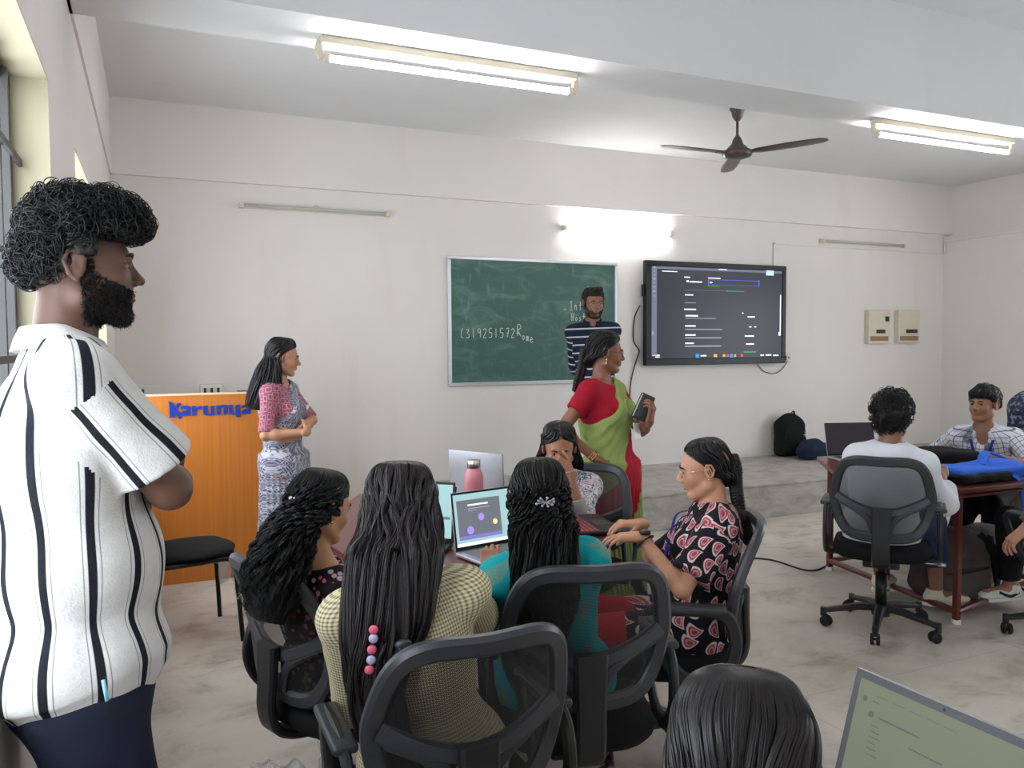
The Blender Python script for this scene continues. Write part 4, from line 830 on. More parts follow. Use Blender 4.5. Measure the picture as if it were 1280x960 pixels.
def person(label, head, pelvis, fa, ba, s=1.0, sex='f', fp=0, fr=0, hands=(None, None), elb=(None, None), hd=(None, None), pn=(None, None), curl=((20, 25, 20), (20, 25, 20)), feet=None, knee=None, toes=None, skin=S(120, 84, 62), bulk=1.0, belly=0.0, h=.0065, hf=.0038, group=None, face=True, fine_hands=True, barefoot=True, shw=None, stoop=0.0):
    B = Body(); B.s = s; B.sex = sex; head = np.array(head, float); pel = np.array(pelvis, float)
    A, Pp = math.radians(fa), math.radians(fp)
    Hf = np.array([math.sin(A)*math.cos(Pp), math.cos(A)*math.cos(Pp), math.sin(Pp)]); H = frame(Hf)
    if fr: c, q = math.cos(math.radians(fr)), math.sin(math.radians(fr)); H = np.stack([H[:, 0]*c+H[:, 2]*q, H[:, 1], H[:, 2]*c-H[:, 0]*q], 1)
    B.H = H; B.head = head; hp = lambda x, y, z: head+s*(H@np.array([x, y, z], float)); B.hp = hp
    nb = head-H[:, 2]*.10*s-np.array([0, 0, .07*s])-H[:, 1]*(.022+stoop)*s; B.nb = nb
    up = nz(nb-pel); A = math.radians(ba); bf = np.array([math.sin(A), math.cos(A), 0]); bf = nz(bf-up*(bf@up)); rt = np.cross(bf, up); B.up, B.f, B.r = up, bf, rt; BR = np.stack([rt, bf, up], 1); B.R = BR; B.pel = pel
    sw = (shw or (.178 if sex == 'm' else .152))*s; sho = {1: nb-up*.068*s+rt*sw, -1: nb-up*.068*s-rt*sw}; B.sho = sho
    l1, l2 = .285*s, .25*s; B.elb, B.wr = {}, {}
    for i, sd in enumerate((-1, 1)):    # left, right
        t = hands[i]; t = sho[sd]+np.array([0, 0, -.5*s]) if t is None else np.array(t, float); e = elb[i]; e = sho[sd]-bf*.1+rt*sd*.05-up*.2 if e is None else np.array(e, float)
        B.elb[sd], B.wr[sd] = ik(sho[sd], t, l1, l2, e)
    hipw = (.088 if sex == 'm' else .092)*s; B.hip = {sd: pel+rt*sd*hipw-up*.03*s for sd in (-1, 1)}; B.knee, B.ank, B.toe = {}, {}, {}
    for i, sd in enumerate((-1, 1)):
        ft = feet[i] if feet else (B.hip[sd][0], B.hip[sd][1], .09); kn = knee[i] if knee else B.hip[sd]+bf*.5+np.array([0, 0, .1])
        dl = np.linalg.norm(B.hip[sd]-np.array(ft)); ll = dl/2+.003 if dl > .64*s and hint_stand(self_z=B.hip[sd], ft=ft) else .42*s; B.knee[sd], B.ank[sd] = ik(B.hip[sd], ft, ll, ll, kn); tv = toes[i] if toes else (bf[0], bf[1]); tv = nz(np.array([tv[0], tv[1], 0])); B.toe[sd] = B.ank[sd]+tv*.15*s-np.array([0, 0, .045*s])
    pts = np.array([head+H@[0, 0, .0], pel]+[v for dct in (B.sho, B.elb, B.wr, B.knee, B.ank, B.toe) for v in dct.values()]); lo, hi = pts.min(0)-.2, pts.max(0)+.2; hi[2] = head[2]+.16; lo[2] = max(lo[2], pts[:, 2].min()-.06)
    B.lo, B.hi = lo, hi; B.base = np.array([pel[0], pel[1], min(B.ank[1][2], B.ank[-1][2])-.09*s])
    fine = [(head, .13*s, hf)]
    if fine_hands: fine += [(B.wr[sd], .10, hf) for i, sd in enumerate((-1, 1)) if hands[i] is not None]
    f = Field(lo, hi, h, fine)
    torso(f, B, 0, bulk, belly)
    for sd in (-1, 1):
        ai = 1.0 if sex == 'm' else .88; ai *= (bulk+1)/2
        f.cone(sho[sd], B.elb[sd], .048*s*ai, .039*s*ai, .02); f.cone(B.elb[sd], B.wr[sd], .039*s*ai, .026*s*ai, .01); f.ell(lerp(B.elb[sd], B.wr[sd], .25), (.042*s*ai,)*3, None, .02)
        f.cone(B.hip[sd], B.knee[sd], .082*s*bulk, .054*s*bulk, .03); f.cone(B.knee[sd], B.ank[sd], .052*s*bulk, .036*s, .015); f.ell(lerp(B.knee[sd], B.ank[sd], .3)-bf*.015, (.052*s*bulk,)*3, None, .03)
        f.cone(B.ank[sd]-np.array([0, 0, .03*s]), B.toe[sd], .038*s, .03*s, .02); f.ell(lerp(B.ank[sd], B.toe[sd], -.25)-np.array([0, 0, .045*s]), (.033*s,)*3, None, .02)
        i = 0 if sd < 0 else 1; dv = hd[i] if hd[i] is not None else B.wr[sd]-B.elb[sd]; p_ = pn[i] if pn[i] is not None else np.array([0, 0, -1.])
        hand(f, B.wr[sd], np.array(dv, float), np.array(p_, float), sd, curl[i], s*(1.0 if sex == 'm' else .93))
    head_sdf(f, B, face)
    f.disp(.0012, 60, 1)
    V, F = f.mesh(); B.V = V
    m = skinmat('skin_'+label[:14].replace(' ', '_'), skin)
    o = mesh_obj('person', V, F, m, None, True, 0, None, tuple(B.base)); props(o, label, 'person', group); B.o = o; B.skin = skin
    if face:
        for sd in (-1, 1):
            b = MB(); b.ball(hp(sd*.0295, .0772, .0)-B.base, (.0105*s, .0112*s, .0085*s), 10, H); e = b.build('eye', EYEW, o, True)
            b = MB(); b.ball(hp(sd*.0295, .0845, .0)-B.base, (.0064*s, .0045*s, .0060*s), 8, H); b.build('iris', IRIS, e, True)
            b = MB(); b.tube([hp(sd*.014, .094, .017)-B.base, hp(sd*.030, .0945, .024)-B.base, hp(sd*.047, .083, .019)-B.base], [.0036*s, .0042*s, .002*s], 6); b.build('eyebrow', HM, o, True)
        b = MB(); lipc = plain('lips_'+label[:10].replace(' ', '_'), tuple(np.array(skin)*np.array([.95, .62, .62])), .4)
        b.tube([hp(-.022, .080, -.062)-B.base, hp(-.008, .0935, -.0585)-B.base, hp(0, .094, -.060)-B.base, hp(.008, .0935, -.0585)-B.base, hp(.022, .080, -.062)-B.base], np.array([.001, .0046, .0042, .0046, .001])*s, 8)
        b.tube([hp(-.020, .080, -.065)-B.base, hp(0, .0925, -.0685)-B.base, hp(.020, .080, -.065)-B.base], np.array([.001, .0055, .001])*s, 8); b.build('lips', lipc, o, True)
    return B
def torso(f, B, inf, bulk=1.0, belly=0.0, bust=True):
    s, up, bf, rt, R, pel, nb = B.s, B.up, B.f, B.r, B.R, B.pel, B.nb; m = B.sex == 'm'; a = lambda *r: np.array(r)*s*bulk+inf; L = np.linalg.norm(nb-pel)
    f.ell(pel+up*.01, a(.165 if not m else .155, .118, .115), R, .03)
    f.ell(pel+up*L*.36+bf*belly*.5, a(.132 if not m else .145, .100+belly, .14), R, .05)
    f.ell(pel+up*L*.68-bf*.005, a(.148 if not m else .168, .108, .17), R, .05)
    f.cone(B.sho[-1]+rt*.02, B.sho[1]-rt*.02, .050*s+inf*.8, .050*s+inf*.8, .035); f.cone(B.sho[-1], nb-up*.02, .045*s+inf, .045*s+inf, .04); f.cone(B.sho[1], nb-up*.02, .045*s+inf, .045*s+inf, .04)
    if not m and bust:
        for sd in (-1, 1): f.ell(pel+up*L*.64+bf*.085*s*bulk+rt*sd*.068*s, a(.058, .05, .058), R, .03)
    if inf == 0: f.cone(nb-up*.03, B.hp(0, -.022, -.05), (.055 if not m else .062)*s, (.050 if not m else .058)*s, .03)
def head_sdf(f, B, face=True):
    s, H, hp = B.s, B.H, B.hp; e = lambda c, r, k=.02, sub=False, R=None: f.ell(hp(*c), np.array(r)*s, H if R is None else H@R, k*s, sub); c = lambda a, b, ra, rb, k=.012, sub=False: f.cone(hp(*a), hp(*b), ra*s, rb*s, k*s, sub=sub)
    e((0, -.018, .035), (.074, .094, .088), .03); e((0, .030, .0), (.062, .060, .075), .03); e((0, .035, -.045), (.052, .055, .055), .03)
    for q in (-1, 1):
        c((q*.052, .0, -.06), (q*.022, .062, -.100), .022, .016, .02); e((q*.038, .058, -.030), (.022, .022, .022), .02)
    e((0, .068, -.099), (.021, .019, .017), .02)
    c((-.030, .080, .018), (.030, .080, .018), .011, .011, .015)
    if face:
        for q in (-1, 1): e((q*.031, .096, .001), (.018, .014, .010), .008, True)
    c((0, .088, .010), (0, .106, -.026), .007, .0105, .010); e((0, .108, -.030), (.0105, .0105, .0095), .006)
    for q in (-1, 1): e((q*.0125, .098, -.034), (.0085, .011, .008), .006)
    if face:
        for q in (-1, 1):
            e((q*.006, .104, -.040), (.0035, .005, .004), .002, True)
            c((q*.018, .0865, .0095), (q*.031, .0915, .012), .0035, .0035, .004); c((q*.031, .0915, .012), (q*.045, .083, .006), .0035, .003, .004); c((q*.02, .086, -.009), (q*.043, .081, -.008), .003, .003, .005)
    c((-.012, .084, -.050), (.012, .084, -.050), .009, .009, .01); e((0, .085, -.064), (.020, .010, .010), .008)
    for q in (-1, 1):   # ears
        Re = rotz(q*-.35); e((q*.081, -.010, -.004), (.0095, .018, .029), .004, False, Re)
        P = [(q*.083, .004, -.014), (q*.085, .006, .008), (q*.088, -.004, .026), (q*.091, -.022, .024), (q*.091, -.030, .004), (q*.087, -.022, -.018), (q*.082, -.008, -.032)]
        for a, b in zip(P[:-1], P[1:]): c(a, b, .0042, .0042, .003)
        e((q*.0935, -.007, .0), (.0055, .009, .013), .003, True)
def sub_child(B, name, field, m, it=1, uv=None):
    V, F = field.mesh(); V = relax(V, F, it); u = uv(V, F) if uv else None
    return mesh_obj(name, V-B.base, F, m, B.o, True, 0, u)
def cloth_uv(B):
    def region(V):
        v = (V-B.pel)@B.up; ax = B.pel+np.clip(v, -.3, np.linalg.norm(B.nb-B.pel))[:, None]*B.up; dt = np.linalg.norm(V-ax, axis=1)-.155*B.s; out = np.zeros(len(V), int); k_ = 0
        for sd in (-1, 1):
            for a, b, off in ((B.sho[sd], B.elb[sd], 0), (B.elb[sd], B.wr[sd], 1)):
                k_ += 1; ba = b-a; t = ((V-a)@ba)/(ba@ba); r = V-a-np.clip(t, 0, 1)[:, None]*ba; da = np.linalg.norm(r, axis=1)-.05*B.s; m = (da < dt) & ((t > .10) | (off > 0)); out[m] = k_; dt = np.where(m, da, dt)
        return out
    def fn(Vp, F):
        C_ = Vp[F].mean(1); reg = region(C_); V = Vp[F].reshape(-1, 3); rc = np.repeat(reg, F.shape[1]); d = V-B.pel; v = d@B.up; q = d-v[:, None]*B.up; ang = np.arctan2(q@B.r, -(q@B.f)); U = np.stack([ang*.165, v], 1)
        k_ = 0
        for sd in (-1, 1):
            for a, b, off in ((B.sho[sd], B.elb[sd], 0), (B.elb[sd], B.wr[sd], .285*B.s)):
                ba = b-a; t = ((V-a)@ba)/(ba@ba); tc = np.clip(t, 0, 1); r = V-a-tc[:, None]*ba; k_ += 1; m = rc == k_
                e1 = nz(np.cross(ba, B.f+.01)); e2 = nz(np.cross(ba, e1)); an = np.arctan2(r@e1, r@e2)
                U[m, 0] = an[m]*.07+1.13*(2+sd); U[m, 1] = t[m]*np.linalg.norm(ba)+off+3
        return U
    return fn
def top(B, m, name='shirt', inf=.012, bulk=1.0, belly=0.0, hem=.08, hem_n=None, sleeve=.9, sr=(.062, .062, .045), neck='crew', fold=(.006, 18), lap=0.0, lap_r=.1, h=.0065, seed=0, thick_hem=.0, extra=None, it=1):
    s = B.s; f = Field(B.lo-.06, B.hi+.03, h); torso(f, B, inf, bulk, belly)
    hp_ = B.pel-B.up*hem
    if hem > .08: f.cone(B.pel, hp_-B.up*.05, .15*s*bulk+inf+thick_hem, .155*s*bulk+inf+thick_hem, .05, B.f, .75)
    f.plane(hp_, -(hem_n if hem_n is not None else B.up))
    if lap:
        for sd in (-1, 1): f.cone(B.hip[sd], lerp(B.hip[sd], B.knee[sd], lap), lap_r*s, lap_r*.8*s, .05)
    for sd in (-1, 1):
        sl = sleeve if not isinstance(sleeve, tuple) else sleeve[0 if sd < 0 else 1]
        if sl <= 0: continue
        f.cone(B.sho[sd], lerp(B.sho[sd], B.elb[sd], .3), sr[0]*s, lerp(sr[0], sr[1], .3)*s, .035)
        f.cone(lerp(B.sho[sd], B.elb[sd], .1), lerp(B.sho[sd], B.elb[sd], min(sl, 1.0)), sr[0]*s, sr[1]*s, .012, ends=sl >= 1)
        if sl > 1: f.cone(B.elb[sd], lerp(B.elb[sd], B.wr[sd], sl-1), sr[1]*s, sr[2]*s, .02, ends=False)
    if extra: extra(f)
    f.disp(fold[0], fold[1], seed, (1, 1, .45)); f.disp(fold[0]*.45, fold[1]*2.6, seed+1, (1, 1, .6))
    hb = B.hp(0, -.02, -.05)
    f.cone(B.nb-B.up*.015, hb+B.up*.06, .067*s, .075*s, .008, sub=True)
    if neck == 'v': f.cone(B.nb+B.f*.04*s, B.nb+B.f*.16*s-B.up*.10*s, .05*s, .012*s, .01, sub=True)
    if neck == 'wide': f.ell(B.nb+B.f*.03*s+B.up*.02, np.array([.115, .105, .055])*s, B.R, .01, sub=True)
    if neck == 'saree': f.ell(B.nb+B.f*.02*s+B.up*.02, np.array([.105, .13, .062])*s, B.R, .01, sub=True)
    o = sub_child(B, name, f, m, it, cloth_uv(B)); return o
def trousers(B, m, name='trousers', r=(.10, .072, .062), to=.97, bulk=1.0, fold=(.006, 20), h=.007, seed=2):
    s = B.s; f = Field(B.lo-.05, B.hi+.02, h); f.ell(B.pel, np.array([.165, .122, .12])*s*bulk+.008, B.R, 0); f.ell(B.pel+B.up*.08, np.array([.145, .112, .10])*s*bulk+.006, B.R, .03)
    for sd in (-1, 1):
        f.cone(B.hip[sd], B.knee[sd], r[0]*s*bulk, r[1]*s*bulk, .03); f.cone(B.knee[sd], lerp(B.knee[sd], B.ank[sd], to), r[1]*s*bulk, r[2]*s, .015, ends=False)
    f.disp(fold[0], fold[1], seed); return sub_child(B, name, f, m, 1)
def shoe(B, sd, m, sole, flash=None):
    a, t = B.ank[sd], B.toe[sd]; d = nz(np.array([t[0]-a[0], t[1]-a[1], 0])); s = B.s; fl = a[2]-.088*s; c = lambda y, z: np.array([a[0], a[1], fl])+d*y*s+np.array([0, 0, z*s]); R = np.stack([np.cross(d, [0, 0, 1]), d, [0, 0, 1]], 1)
    f = Field(c(.06, .06)-.2, c(.06, .06)+.2, .005); f.ell(c(-.02, .05), np.array([.040, .055, .045])*s, R, 0); f.ell(c(.08, .042), np.array([.045, .085, .034])*s, R, .03); f.ell(c(.15, .035), np.array([.043, .05, .026])*s, R, .02)
    f.cone(c(-.01, .05), c(-.01, .10), .042*s, .044*s, .02, ends=False); f.cone(c(-.01, .085), c(-.01, .16), .034*s, .036*s, .004, sub=True); f.plane(c(0, .012), (0, 0, -1)); o = sub_child(B, 'shoe', f, m, 1)
    g = Field(c(.06, .06)-.2, c(.06, .06)+.2, .005); g.ell(c(-.02, .012), np.array([.042, .06, .03])*s, R, 0); g.ell(c(.10, .012), np.array([.048, .105, .03])*s, R, .03); g.plane(c(0, 0), (0, 0, -1)); g.plane(c(0, .022), (0, 0, 1)); V, F = g.mesh(); mesh_obj('shoe_sole', V-B.base, F, sole, o, True)
    b = MB()
    for k in range(4): p = c(.045+.022*k, .083-.008*k)-B.base; b.tube([p-R[:, 0]*.02, p+np.array([0, 0, .006]), p+R[:, 0]*.02], .003, 5)
    b.build('shoelace', flash or M['white_plastic'], o)
    if flash is not None:
        for q in (-1, 1):
            b = MB(); P = [c(-.03, .055), c(.03, .035), (c(.10, .060))]; P = [p+R[:, 0]*q*(.041+.004*(i == 1))*s-B.base for i, p in enumerate(P)]; b.tube(spline(P, 5), 1, flat=(.016, .006), up=R[:, 0]); b.build('shoe_panel', flash, o)
    return o
# ---------------------------------------------------------------- hair
def strands(P, rad, n=4):
    """P (k,m,3) paths, rad (k,m) -> verts, quads"""
    k, m, _ = P.shape; T = np.gradient(P, axis=1); T /= np.linalg.norm(T, axis=2)[..., None]+1e-9
    a = np.array([.3, .2, .93]); N = np.cross(T, a); N /= np.linalg.norm(N, axis=2)[..., None]+1e-9; Bn = np.cross(T, N); an = np.arange(n)*2*pi/n
    V = P[:, :, None]+rad[:, :, None, None]*(np.cos(an)[None, None, :, None]*N[:, :, None]+np.sin(an)[None, None, :, None]*Bn[:, :, None])
    i = (np.arange(k)[:, None, None]*m+np.arange(m-1)[None, :, None])*n; j = np.arange(n)[None, None, :]; j2 = (j+1) % n
    F = np.stack([i+j, i+j2, i+n+j2, i+n+j], -1).reshape(-1, 4); return V.reshape(-1, 3), F
def loft_hair(B, sec, n=420, r=.0032, wave=(.004, 2.0), curl=(0, 0), m=None, name='hair', rad=(.93, 1.05), seg=34, seed=1, ends=(.86, 1.0), fly=0, base=.955, nside=4, clump=34, clk=.72):
    """sec: (center, right, back, side_r, back_r, front_r, phimax) down the fall of the hair; strands follow it"""
    rg = np.random.default_rng(seed); S_ = spline(np.array([np.concatenate([c, rt, bk, [a, bb, bf_, ph]]) for c, rt, bk, a, bb, bf_, ph in sec]), 8); m_ = len(S_); tt = np.linspace(0, 1, m_)
    def at(t): return np.stack([np.interp(t, tt, S_[:, q]) for q in range(13)], -1)
    def pt(phi, D, R_): 
        cs, sn = np.cos(phi), np.sin(phi); bb = np.where(cs > 0, D[..., 10], D[..., 11]); return D[..., 0:3]+D[..., 3:6]*(sn*D[..., 9]*R_)[..., None]+D[..., 6:9]*(cs*bb*R_)[..., None]
    g = []; q = np.linspace(-1, 1, 26)
    for j in range(m_):
        D = np.broadcast_to(S_[j], (26, 13)); o_ = pt(q*S_[j, 12], D, base); i_ = pt(q[::-1]*S_[j, 12], D, base*.5); g.append(np.concatenate([o_, i_]))
    g = np.array(g); nn = 52; V0 = g.reshape(-1, 3); F0 = [(j*nn+a, j*nn+(a+1) % nn, (j+1)*nn+(a+1) % nn, (j+1)*nn+a) for j in range(m_-1) for a in range(nn)]
    F0 = np.array(F0+[((m_-1)*nn+a, (m_-1)*nn+a+1, (m_-1)*nn+nn-2-a, (m_-1)*nn+nn-1-a) for a in range(25)])
    u = rg.uniform(-1, 1, n)[:, None]; nc = clump; uc = (np.round(u*nc)+.0)/nc; t = np.linspace(0, 1, seg)[None]*rg.uniform(ends[0], ends[1], n)[:, None]; D = at(t); R_ = rg.uniform(rad[0], rad[1], n)[:, None]
    R_ = 1+(R_-1)*np.clip(t*2.2, .25, 1); R_ = R_*(1+.03*np.sin(t*9+u*17)+.035*np.sin(uc*53+t*3)*np.clip(t*2, 0, 1)); pull = np.clip(t*1.6-.3, 0, clk); ut = u*(1-pull)+uc*pull; phi = np.deg2rad(0)+ut*D[..., 12]+.05*np.sin(t*5+uc*31+rg.uniform(0, 1.5, n)[:, None]); P = pt(phi, D, R_)
    T = np.gradient(P, axis=1); T /= np.linalg.norm(T, axis=2)[..., None]+1e-9; out = P-D[..., 0:3]; out /= np.linalg.norm(out, axis=2)[..., None]+1e-9; sdv = np.cross(T, out)
    ps = (uc*97) % 6.28+rg.uniform(-.5, .5, n)[:, None]; gr = np.clip(t*2.2, .12, 1)
    P = P+sdv*(wave[0]*gr*np.sin(t*wave[1]*6.28+ps*.6+uc*9))[..., None]
    if curl[0]: ca = np.clip((t-curl[2])*4, 0, 1) if len(curl) > 2 else gr; fr_ = curl[1]*6.28*(1+.12*np.sin(uc*41)); P = P+(sdv*np.sin(t*fr_+ps)[..., None]+out*np.cos(t*fr_+ps)[..., None])*(curl[0]*ca)[..., None]
    rr = r*rg.uniform(.7, 1.25, n)[:, None]*np.interp(np.linspace(0, 1, seg), [0, .1, .8, 1], [.8, 1, .9, .25])[None]
    V1, F1 = strands(P, rr, nside); Vs, Fs = [V0, V1], [F0, F1+len(V0)]
    if fly:
        k = fly; uu = rg.uniform(-1, 1, k)[:, None]; t2 = rg.uniform(.02, .5, k)[:, None]+np.linspace(0, .25, 12)[None]; D2 = at(np.clip(t2, 0, 1)); P2 = pt(uu*D2[..., 12], D2, 1.03+np.linspace(0, 1, 12)[None]**2*rg.uniform(.04, .22, k)[:, None]); V2, F2 = strands(P2, np.full((k, 12), .0007), 3); 
        a = np.concatenate([F2[:, :3], F2[:, 3:]], 1); F2 = a; Vs.append(V2); Fs.append(F2+len(V0)+len(V1))
    return mesh_obj(name, np.concatenate(Vs)-B.base, np.concatenate(Fs), m or HM, B.o, True)
def crown(B, vol=.014, low=-.02, part=0, hairline=.062, full=True):
    """the sections that cover the skull, in the head's frame"""
    s, H = B.s, B.H; rt, bk = H[:, 0], -H[:, 1]; v = vol; out = []
    for z, a, bb, bf_, ph in ((.123, .004, .006, .006, pi), (.119, .034, .05, .045, pi*.99), (.105, .057, .075, .068, pi*.97), (.080, .071, .094, .080, pi*.93), (.050, .077, .104, .070, pi*.74), (.018, .079, .106, .04, pi*.60), (-.015, .080, .103, .03, pi*.54)):
        if z < low: break
        out.append((B.hp(0, -.016, z+v*.85 if z > .1 else z+v*.4), rt, bk, (a+v)*s, (bb-.014+v)*s, (bf_+v)*s, ph))
    return out
def crop_hair(B, vol=.022, m=None, n=700, cr=(.008, .016), tr=.0022, name='hair', hairline=.055, low=-.075, curly=True, seed=3, amp=.006, fringe=None, swirl=.75, h=.0055, side=.02, fwd=.0):
    """short hair: a lumpy cap plus individual curls or tufts"""
    s, H, hp = B.s, B.H, B.hp; c0 = B.head; f = Field(c0-.17*s, c0+.18*s, h); f.ell(hp(0, -.022+fwd, .038), np.array([.077+vol*.75, .096+vol*.85, .090+vol])*s, H, 0); f.ell(hp(0, -.058+fwd, -.015), np.array([.060+vol*.5, .050+vol*.6, .056])*s, H, .03)
    if fringe: f.ell(hp(*fringe[0]), np.array(fringe[1])*s, H, .02)
    f.disp(amp, 75, seed % 5); f.disp(amp*.6, 150, (seed+1) % 5)
    f.rbox(hp(0, .085, hairline-.16), np.array([.14, .055, .16])*s, .01, H, .012, sub=True); f.rbox(hp(0, .035, -.16+side-.005), np.array([.16, .045, .16])*s, .01, H, .01, sub=True); f.plane(hp(0, 0, low), -H[:, 2]+H[:, 1]*.25, .01)
    V0, F0 = f.mesh(); V0 = relax(V0, F0, 1); rg = np.random.default_rng(seed); Nn = np.zeros_like(V0); fn = np.cross(V0[F0[:, 2]]-V0[F0[:, 0]], V0[F0[:, 3]]-V0[F0[:, 1]])
    for q in range(4): 
        for d in range(3): Nn[:, d] += np.bincount(F0[:, q], fn[:, d], len(V0))
    Nn /= np.linalg.norm(Nn, axis=1)[:, None]+1e-9; i = rg.choice(len(V0), n); P0, N0 = V0[i], Nn[i]; loc = (P0-B.head)@H/s
    keep = ~((loc[:, 2] < hairline-.01) & (loc[:, 1] > .02)) & ~((np.abs(loc[:, 0]) > .055) & (loc[:, 2] < .034) & (loc[:, 1] > -.040)); P0, N0, loc = P0[keep], N0[keep], loc[keep]; k = len(P0)
    if curly:
        t1 = np.cross(N0, rg.normal(size=(k, 3))); t1 /= np.linalg.norm(t1, axis=1)[:, None]; R_ = rg.uniform(cr[0], cr[1], k)[:, None, None]*s; th = np.linspace(-.4, 2*pi*swirl, 15)[None, :, None]
        P = P0[:, None]+N0[:, None]*(R_*(1-np.cos(th))*.8-.004)+t1[:, None]*R_*np.sin(th)+np.cross(N0, t1)[:, None]*(th-1.5)*R_*.22
    else:
        dn = -H[:, 2]*.6+H[:, 1]*(loc[:, 1:2] > -.02)*.7-H[:, 1]*(loc[:, 1:2] < -.02)*.2+rg.normal(size=(k, 3))*.22; t1 = dn-N0*(dn*N0).sum(1)[:, None]; t1 /= np.linalg.norm(t1, axis=1)[:, None]; L = rg.uniform(cr[0], cr[1], k)[:, None, None]*s; u_ = np.linspace(0, 1, 9)[None, :, None]
        P = P0[:, None]+t1[:, None]*L*(u_-.3)+N0[:, None]*(L*.28*np.sin(u_*pi)-.003)
    rr = tr*s*rg.uniform(.6, 1.3, k)[:, None]*np.interp(np.linspace(0, 1, P.shape[1]), [0, .2, .8, 1], [.7, 1, .8, .25])[None]; V1, F1 = strands(P, rr, 4)
    return mesh_obj(name, np.concatenate([V0, V1])-B.base, np.concatenate([F0, F1+len(V0)]), m or HMC, B.o, True)
def stubble(B, n, L=.010, r=.0008, m=None, seed=1, cheek=-.018):
    s, H = B.s, B.H; loc = (B.V-B.head)@H/s; x, y, z = np.abs(loc[:, 0]), loc[:, 1], loc[:, 2]
    ok = (z > -.140) & (y > -.004) & (y < .12) & (x < .085) & ((z < cheek-(y-.03)*.55) | ((y < .022) & (x > .052) & (z < .012))) & ~((x < .021) & (z > -.073) & (z < -.054) & (y > .07)) & ~((z > -.046) & (y > .085)) & ~((y < .06) & (z < -.118))
    I = np.nonzero(ok)[0]; rg = np.random.default_rng(seed); I = rg.choice(I, n); P0 = B.V[I]+rg.normal(size=(n, 3))*.0015; c = B.head+s*(H@np.array([0, .01, -.03])); N = P0-c; N /= np.linalg.norm(N, axis=1)[:, None]
    d = N*.75-H[:, 2]*.55+H[:, 1]*.15+rg.normal(size=(n, 3))*.4; d /= np.linalg.norm(d, axis=1)[:, None]; u = np.linspace(0, 1, 5)[None, :, None]; Ls = L*rg.uniform(.5, 1.3, n)[:, None, None]; P = P0[:, None]-N[:, None]*.001+d[:, None]*Ls*u+rg.normal(size=(n, 1, 3))*.0022*u*u-H[:, 2]*Ls*.25*u*u
    V, F = strands(P, r*rg.uniform(.7, 1.2, n)[:, None]*np.array([1, 1, .9, .7, .3])[None], 3); F = np.concatenate([F[:, :3], F[:, 3:]], 1) if F.shape[1] == 4 and False else F
    return mesh_obj('beard', V-B.base, F, m or HMC, B.o, True)
def beard(B, full=1.0, m=None, stache=True):
    s, H, hp = B.s, B.H, B.hp; f = Field(B.head-.15*s, B.head+.15*s, .004); t = .010*full
    for q in (-1, 1):
        f.cone(hp(q*.070, .004, -.015), hp(q*.060, .016, -.062), (.008+t*.6)*s, (.014+t)*s, .01); f.cone(hp(q*.058, .018, -.064), hp(q*.024, .066, -.100), (.018+t)*s, (.017+t)*s, .015); f.cone(hp(q*.045, .045, -.058), hp(q*.024, .066, -.09), .018*s, .016*s, .01)
        if stache: f.cone(hp(0, .094, -.050), hp(q*.024, .083, -.058), .0062*s, .005*s, .004); f.cone(hp(q*.024, .083, -.058), hp(q*.026, .077, -.085), .005*s, .010*s, .006)
    f.ell(hp(0, .070, -.103), np.array([.026, .022, .022])*s+t*.5, H, .015)
    f.disp(.0022, 190, 2); f.ell(hp(0, .098, -.064), np.array([.019, .022, .0095])*s, H, .003, sub=True); f.ell(hp(0, .10, -.038), np.array([.02, .03, .009])*s, H, .003, sub=True)
    return sub_child(B, 'beard', f, m or HMC, 0)
def glasses(B, m, lens=True, w=.024):
    s = B.s; o = None; b = MB()
    for q in (-1, 1):
        P = [B.hp(q*.032+w*math.cos(t)*1.0, .100-.006*abs(math.cos(t))*(1 if True else 0), .0+.019*math.sin(t))-B.base for t in np.linspace(0, 2*pi, 21)[:-1]]; b.tube(P, .0011*s, 5, closed=True)
        b.tube([B.hp(q*.056, .094, .004)-B.base, B.hp(q*.074, .07, .006)-B.base, B.hp(q*.082, .0, .010)-B.base, B.hp(q*.084, -.02, -.004)-B.base], .0013*s, 5)
    b.tube([B.hp(-.008, .100, .004)-B.base, B.hp(0, .103, .007)-B.base, B.hp(.008, .100, .004)-B.base], .0012*s, 5); o = b.build('glasses', m, B.o, True)
    if lens:
        for q in (-1, 1):
            b = MB(); b.ball(B.hp(q*.032, .099, 0)-B.base, (w*s, .0008, .019*s), 10, B.H); b.build('lens', M['glass'], o, True)
    return o
def ribbon(B, name, pts, w, m, t=.002, up=None, closed=False, n=6):
    b = MB(); P = spline([np.array(p)-B.base for p in pts], n, closed); b.tube(P, 1, flat=(w, t), up=up if up is not None else B.up, closed=closed); return b.build(name, m, B.o, True)
def lanyard(B, m, inf=.03, down=.30, badge=True, z=.0):
    s = B.s; nb = B.nb; pts = []
    for q, ph in zip(range(9), np.linspace(-pi*.98, pi*.98, 9)): pass
    L = []; 
    for sd in (-1, 1):
        L.append([nb+B.up*.012*s-B.f*.072*s, nb+B.up*.008*s-B.f*.045*s+B.r*sd*.062*s, nb+B.up*(-.022)*s+B.r*sd*.078*s+B.f*.01, nb-B.up*.05*s+B.f*(.085+inf)*s+B.r*sd*.062*s, nb-B.up*.14*s+B.f*(.105+inf)*s+B.r*sd*.04*s, nb-B.up*down*s+B.f*(.12+inf)*s])
    for p in L: ribbon(B, 'lanyard', p, .017*s, m, .0025, B.f*.5+B.up)
    if badge:
        c = nb-B.up*(down+.05)*s+B.f*(.125+inf)*s-B.base; b = MB(); b.box(c-np.array([.03, .003, .045]), c+np.array([.03, .003, .045]), np.stack([B.r, B.f, B.up], 1), c); b.build('name_badge', M['white_plastic'], B.o)
